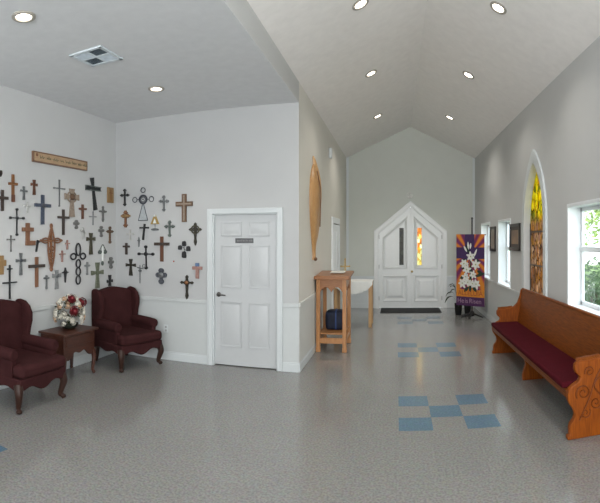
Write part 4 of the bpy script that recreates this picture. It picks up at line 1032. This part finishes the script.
def text(body, size, x, z, mt, parent, name, y=-.0075, ext=.0004, spacing=1.):
    c = bpy.data.curves.new(name, 'FONT'); c.body = body; c.size = size; c.align_x = 'CENTER'; c.align_y = 'CENTER'; c.extrude = ext; c.space_character = spacing
    c.materials.append(mt); o = bpy.data.objects.new(name, c); COL.objects.link(o); o.parent = parent; o.location = (x, y, z); o.rotation_euler = (PI / 2, 0, 0)
    me = bpy.data.meshes.new_from_object(o.evaluated_get(bpy.context.evaluated_depsgraph_get())); q_ = bpy.data.objects.new(name, me); COL.objects.link(q_); q_.parent = parent; q_.location = o.location; q_.rotation_euler = o.rotation_euler
    bpy.data.objects.remove(o); return q_
text('ALLELUIA', .15, 0, bz(533), mat('red_lettering', (.33, .05, .02), .8), bn, 'lettering', spacing=1.0)
MV = mat('mauve_lettering', (.36, .22, .32), .8)
for w_, x in (('He', -.245), ('is', -.095), ('Risen', .13)): text(w_, .145, x, bz(598), MV, bn, 'lettering')

# potted plants behind the banner's foot
LEAF2 = mat('dark_glossy_leaf', (.010, .028, .012), .65, var=.4, scale=12)
def pot_plant(loc, R, H, label, leaves, seed):
    p = empty('potted_plant', loc); tag(p, label, 'plant', 'potted plants at the banner')
    M().lathe([(R * .72, 0), (R * .78, .01), (R * .98, H * .85), (R, H), (R * .93, H), (R * .9, H * .86), (.01, H * .86)], n=24).build('pot', mat('black_glazed_pot', (.010, .010, .011), .25, var=.2), p, smooth=True)
    for i, (a, reach, z1, z2, wd) in enumerate(leaves):
        c, s_ = math.cos(a), math.sin(a)
        pts = spline([(c * .02, s_ * .02, H * .8), (c * reach * .35, s_ * reach * .35, z1), (c * reach * .75, s_ * reach * .75, (z1 + z2) / 2 + .06), (c * reach, s_ * reach, z2)], 6)
        n = len(pts); m = M(); m.raw = True; vs = []
        for k, q_ in enumerate(pts):
            t_ = k / (n - 1); ww = .006 if t_ < .35 else wd * math.sin(PI * min(1, (t_ - .3) / .7)) ** .8 + .002
            vs += [(q_.x - s_ * ww, q_.y + c * ww, q_.z), (q_.x, q_.y, q_.z - ww * .25), (q_.x + s_ * ww, q_.y - c * ww, q_.z)]
        fs = []
        for k in range(n - 1): fs += [(3 * k, 3 * k + 1, 3 * k + 4, 3 * k + 3), (3 * k + 1, 3 * k + 2, 3 * k + 5, 3 * k + 4)]
        m.add(vs, fs); m.build('leaf', LEAF2, p, smooth=True)
pot_plant((1.425, 10.83, 0), .092, .27, 'black pot with arching dark leaves beside the banner, nearer the double doors', [(PI * 1.0, .30, .50, .42, .065), (PI * .93, .24, .66, .64, .06), (PI * 1.06, .33, .42, .28, .06), (PI * .8, .22, .60, .62, .04), (PI * .5, .18, .45, .42, .03), (PI * 1.03, .20, .55, .50, .045)], 1)
pot_plant((1.635, 10.80, 0), .085, .26, 'black pot directly behind the foot of the banner pole', [(PI * .5, .16, .40, .40, .03), (PI * .25, .16, .38, .34, .03), (PI * .6, .15, .42, .40, .03)], 2)

# pictures on the right wall
FRM = mat('dark_picture_frame', (.022, .016, .014), .35, var=.3)
def picture(y0, y1, z0, z1, label, art, matboard):
    p = empty('hanging_picture', (XR, (y0 + y1) / 2, (z0 + z1) / 2), -PI / 2); tag(p, label, 'picture', 'framed pictures on the window wall')
    w_, h_ = (y1 - y0) / 2, (z1 - z0) / 2; e = .05; m = M()
    m.box(-w_, w_, -.03, -.001, h_ - e, h_).box(-w_, w_, -.03, -.001, -h_, -h_ + e).box(-w_, -w_ + e, -.03, -.001, -h_, h_).box(w_ - e, w_, -.03, -.001, -h_, h_)
    m.build('frame', FRM, p, bevel=.004)
    M().box(-w_ + e, w_ - e, -.012, -.002, -h_ + e, h_ - e).build('mat_board', matboard, p)
    g_ = .06; M().box(-w_ + e + g_, w_ - e - g_, -.014, -.011, -h_ + e + g_, h_ - e - g_).build('print', art, p)
picture(9.36, 9.88, 1.50, 2.005, 'dark framed picture with pale print between the two far windows', mat('grey_print', (.20, .19, .16), .5, c2=(.34, .32, .27), scale=7), mat('pale_mat', (.36, .34, .30), .7))
picture(7.44, 8.12, 1.555, 2.01, 'dark framed picture with a dim brown image beside the stained glass lancet', mat('brown_print', (.05, .03, .018), .3, c2=(.30, .17, .07), scale=5), mat('dark_mat', (.05, .04, .035), .5))

# ================================================================== PEW
PEW = wood('pew_oak', (.12, .028, .003), (.23, .06, .005), .45, 1, coat=.0, spec=.2)
PEWP = wood('pew_oak_panel', (.165, .034, .0025), (.285, .070, .004), .45, 2, coat=.0, spec=.2)
PY0, PY1 = 3.84, 7.13
pw = empty('church_pew', (0, (PY0 + PY1) / 2, 0)); tag(pw, 'long carved oak church pew along the window wall', 'pew')
Lh = (PY1 - PY0) / 2
def end_profile():
    fr_ = [(1.455, 0), (1.455, .035), (1.475, .045), (1.472, .10), (1.485, .14), (1.515, .175), (1.525, .215), (1.51, .26), (1.478, .305), (1.458, .345), (1.455, .40), (1.468, .445), (1.51, .475), (1.558, .50), (1.575, .53), (1.56, .555), (1.535, .575), (1.522, .605), (1.524, .645), (1.54, .668), (1.57, .680), (1.66, .678), (1.74, .69), (1.80, .715), (1.85, .765), (1.885, .84), (1.90, .92), (1.91, .965), (1.935, .985), (1.958, .975), (1.962, .94), (1.955, .5), (1.955, .045), (1.97, .035), (1.97, 0)]
    return fr_
for s, dz in ((-1, 0), (1, 0)):
    y0 = s * Lh; y1 = y0 - s * .06
    e_ = M().prism(end_profile(), 'y', min(y0, y1), max(y0, y1)).build('end_panel', PEWP, pw, bevel=.012, seg=2)
    m = M(); yo = y0 + (-.004 if s < 0 else .004)
    def spiral(cx_, cz_, r0, r1, turns, a0, rad=.006):
        n = int(turns * 16); pts = []
        for k in range(n + 1):
            t_ = k / n; a = a0 + turns * 2 * PI * t_; R = r0 + (r1 - r0) * t_; pts.append((cx_ + R * math.cos(a), yo, cz_ + R * math.sin(a)))
        m.tube(pts, rad, 6)
    spiral(1.60, .40, .012, .075, 1.6, 0); spiral(1.78, .46, .012, .09, 1.5, 2); spiral(1.66, .58, .01, .05, 1.4, 1); spiral(1.72, .30, .01, .06, 1.4, 4); spiral(1.86, .60, .01, .06, 1.4, 3); spiral(1.62, .22, .01, .05, 1.3, 5)
    m.tube(spline([(1.56, yo, .16), (1.66, yo, .36), (1.72, yo, .52), (1.84, yo, .72), (1.90, yo, .86)], 6), .007, 6)
    m.tube(spline([(1.84, yo, .12), (1.80, yo, .3), (1.72, yo, .42)], 6), .006, 6)
    m.build('carving', mat('pew_carving', (.15, .034, .003), .45, var=.2, spec=.2), e_, smooth=True)
    M().tube([(1.545, y0 - s * .03, .677), (1.62, y0 - s * .03, .682), (1.70, y0 - s * .03, .684), (1.77, y0 - s * .03, .70)], [.03, .034, .034, .028], 10, flat=.35).build('arm_cap', PEW, e_, smooth=True)
m = M().prism([(1.57, 0), (1.87, 0), (1.86, .06), (1.80, .12), (1.80, .28), (1.85, .36), (1.86, .40), (1.50, .40), (1.50, .34), (1.56, .29), (1.585, .2), (1.56, .12), (1.545, .06), (1.545, 0)], 'y', .16, .22); m.build('middle_support', PEWP, pw, bevel=.008)
M().box(1.455, 1.87, -Lh + .05, Lh - .05, .395, .428).box(1.455, 1.475, -Lh + .05, Lh - .05, .355, .40).build('seat', PEW, pw, bevel=.008)
m = M().prism([(1.842, .40), (1.872, .40), (1.955, .955), (1.955, .975), (1.925, .975), (1.918, .95)], 'y', -Lh + .05, Lh - .05); m.build('backrest', PEW, pw, bevel=.006)
M().tube([(1.938, -Lh + .05, .972), (1.938, Lh - .05, .972)], .022, 10).build('top_rail', PEW, pw, smooth=True)
CUSH = mat('burgundy_cushion', (.062, .0055, .010), .9, var=.1, scale=12, spec=.06)
cu = M(); n = 30
cu.prism([(1.425, .43), (1.835, .43), (1.845, .485), (1.43, .485)], 'y', PY0 + .075, PY1 - .075)
o = cu.build('pew_cushion', CUSH, bevel=.02, seg=3); tag(o, 'long burgundy seat cushion lying on the church pew', 'cushion')

# ================================================================== OUTSIDE
LAWN = mat('lawn_green', (.09, .16, .04), .9, c2=(.16, .24, .07), scale=3)
o = M().add([(2.2, -12, -.25), (70, -12, -.25), (70, 90, -.25), (2.2, 90, -.25)], [(0, 1, 2, 3)]).build('lawn', LAWN); struct(o)
o = M().add([(5.2, -12, -.235), (8.6, -12, -.235), (8.6, 90, -.235), (5.2, 90, -.235)], [(0, 1, 2, 3)]).add([(8.6, 33, -.235), (60, 33, -.235), (60, 75, -.235), (8.6, 75, -.235)], [(0, 1, 2, 3)]).build('path', mat('pale_concrete', (.66, .65, .62), .8, var=.05)); struct(o)
o = M().add([(-20, 12.25, -.25), (2.2, 12.25, -.25), (2.2, 60, -.25), (-20, 60, -.25)], [(0, 1, 2, 3)]).build('ground_outside', LAWN); struct(o)
LF = [mat('leaf_bright', (.16, .26, .05), .6, c2=(.30, .40, .10), scale=4), mat('leaf_deep', (.03, .075, .02), .6, c2=(.09, .16, .045), scale=4)]
BARK = mat('bark', (.10, .075, .05), .9, var=.3, scale=20)
def leaves(m, c, R, n, size, seed):
    q = random.Random(seed)
    for i in range(n):
        d = Vector((q.gauss(0, 1), q.gauss(0, 1), q.gauss(0, 1))).normalized(); rr = q.random() ** .4
        p = Vector((c[0] + d.x * R[0] * rr, c[1] + d.y * R[1] * rr, c[2] + d.z * R[2] * rr))
        u = Vector((q.gauss(0, 1), q.gauss(0, 1), q.gauss(0, 1))).normalized(); v_ = u.orthogonal().normalized(); s_ = size * q.uniform(.6, 1.3)
        m.add([p - u * s_, p + v_ * s_ * .5, p + u * s_, p - v_ * s_ * .5], [(0, 1, 2, 3)])
def shrub(loc, R, n, size, seed, label, k):
    r_ = empty('shrub', loc); tag(r_, label, 'shrub', 'shrubs outside the big window')
    m = M(); m.raw = True; leaves(m, (0, 0, R[2]), R, n, size, seed); m.build('foliage', LF[k], r_)
    m = M()
    for i in range(5):
        a = i * 1.3; m.tube([(0, 0, 0), (math.cos(a) * R[0] * .5, math.sin(a) * R[1] * .5, R[2] * 1.2)], .02, 5)
    m.build('stem', BARK, r_)
shrub((3.45, 7.55, -.25), (.75, .75, .86), 2200, .05, 1, 'leafy green shrub right outside the big window', 1)
shrub((4.35, 9.3, -.25), (.6, .7, .66), 1400, .055, 2, 'dark shrub standing behind the one outside the big window', 1)
def tree(loc, H, R, n, size, seed, label, k):
    r_ = empty('tree', loc); tag(r_, label, 'tree', 'trees outside the big window')
    m = M(); m.raw = True; leaves(m, (0, 0, H), R, n, size, seed); m.build('canopy', LF[k], r_)
    M().tube([(0, 0, 0), (.1, .05, H * .5), (0, 0, H)], [.2, .15, .1], 8).build('trunk', BARK, r_, smooth=True)
tree((10.5, 22, -.25), 4.3, (3.2, 4.2, 2.9), 2600, .16, 5, 'bright green tree beyond the path outside the big window', 0)
tree((18.5, 33, -.25), 5.0, (4.5, 5, 4.0), 2200, .25, 6, 'farther green tree behind the bright one outside the window', 0)

# ================================================================== LIGHT
wd = bpy.data.worlds.new('world'); bpy.context.scene.world = wd; wd.use_nodes = True
N = wd.node_tree.nodes; bgd = N['Background']
bgd.inputs[0].default_value = (.82, .92, 1.0, 1); bgd.inputs[1].default_value = 3.6
S = bpy.data.lights.new('sun', 'SUN'); S.energy = 7; S.angle = .02; S.color = (1, .95, .86)
so = bpy.data.objects.new('sun', S); COL.objects.link(so); so.rotation_euler = Vector((.55, .35, -1)).to_track_quat('-Z', 'Y').to_euler()
def area(name, loc, d, sx, sy, e, col):
    L = bpy.data.lights.new(name, 'AREA'); L.shape = 'RECTANGLE'; L.size = sx; L.size_y = sy; L.energy = e; L.color = col
    o = bpy.data.objects.new(name, L); COL.objects.link(o); o.location = loc; o.rotation_euler = Vector(d).to_track_quat('-Z', 'Z').to_euler()
area('rear_alcove_fill', (-2.6, YB + .1, 1.7), (0, 1, .05), 2.4, 1.8, 70, (.91, .97, 1))  # added fill lamp for the alcove; the rear wall has no window
area('rear_gable_fill', (.4, YB + .1, 2.7), (0, 1, .40), 2.6, 2.0, 440, (.98, .985, .98))  # added fill lamp, tilted up to brighten the nave and vault
area('side_fill', (XR - .1, .6, 1.7), (-1, .5, .05), 3.2, 1.5, 125, (.91, .97, 1))  # added fill lamp towards the cross wall, where no window is built

# ================================================================== CAMERA
cam = bpy.data.cameras.new('camera'); co = bpy.data.objects.new('camera', cam); COL.objects.link(co)
co.location = (0, 0, EYE); co.rotation_euler = (PI / 2, 0, (VPX - 300) / F)
cam.lens = 36 * 408 / 600
cam.type = 'PANO'; cam.panorama_type = 'CENTRAL_CYLINDRICAL'
cam.central_cylindrical_range_u_min = -300 / F; cam.central_cylindrical_range_u_max = 300 / F
cam.central_cylindrical_range_v_min = -(503 - HZ) / F; cam.central_cylindrical_range_v_max = HZ / F
cam.central_cylindrical_radius = 1.0
bpy.context.scene.camera = co
sc_ = bpy.context.scene
sc_.view_settings.view_transform = 'Standard'; sc_.view_settings.look = 'None'; sc_.view_settings.exposure = 0.0
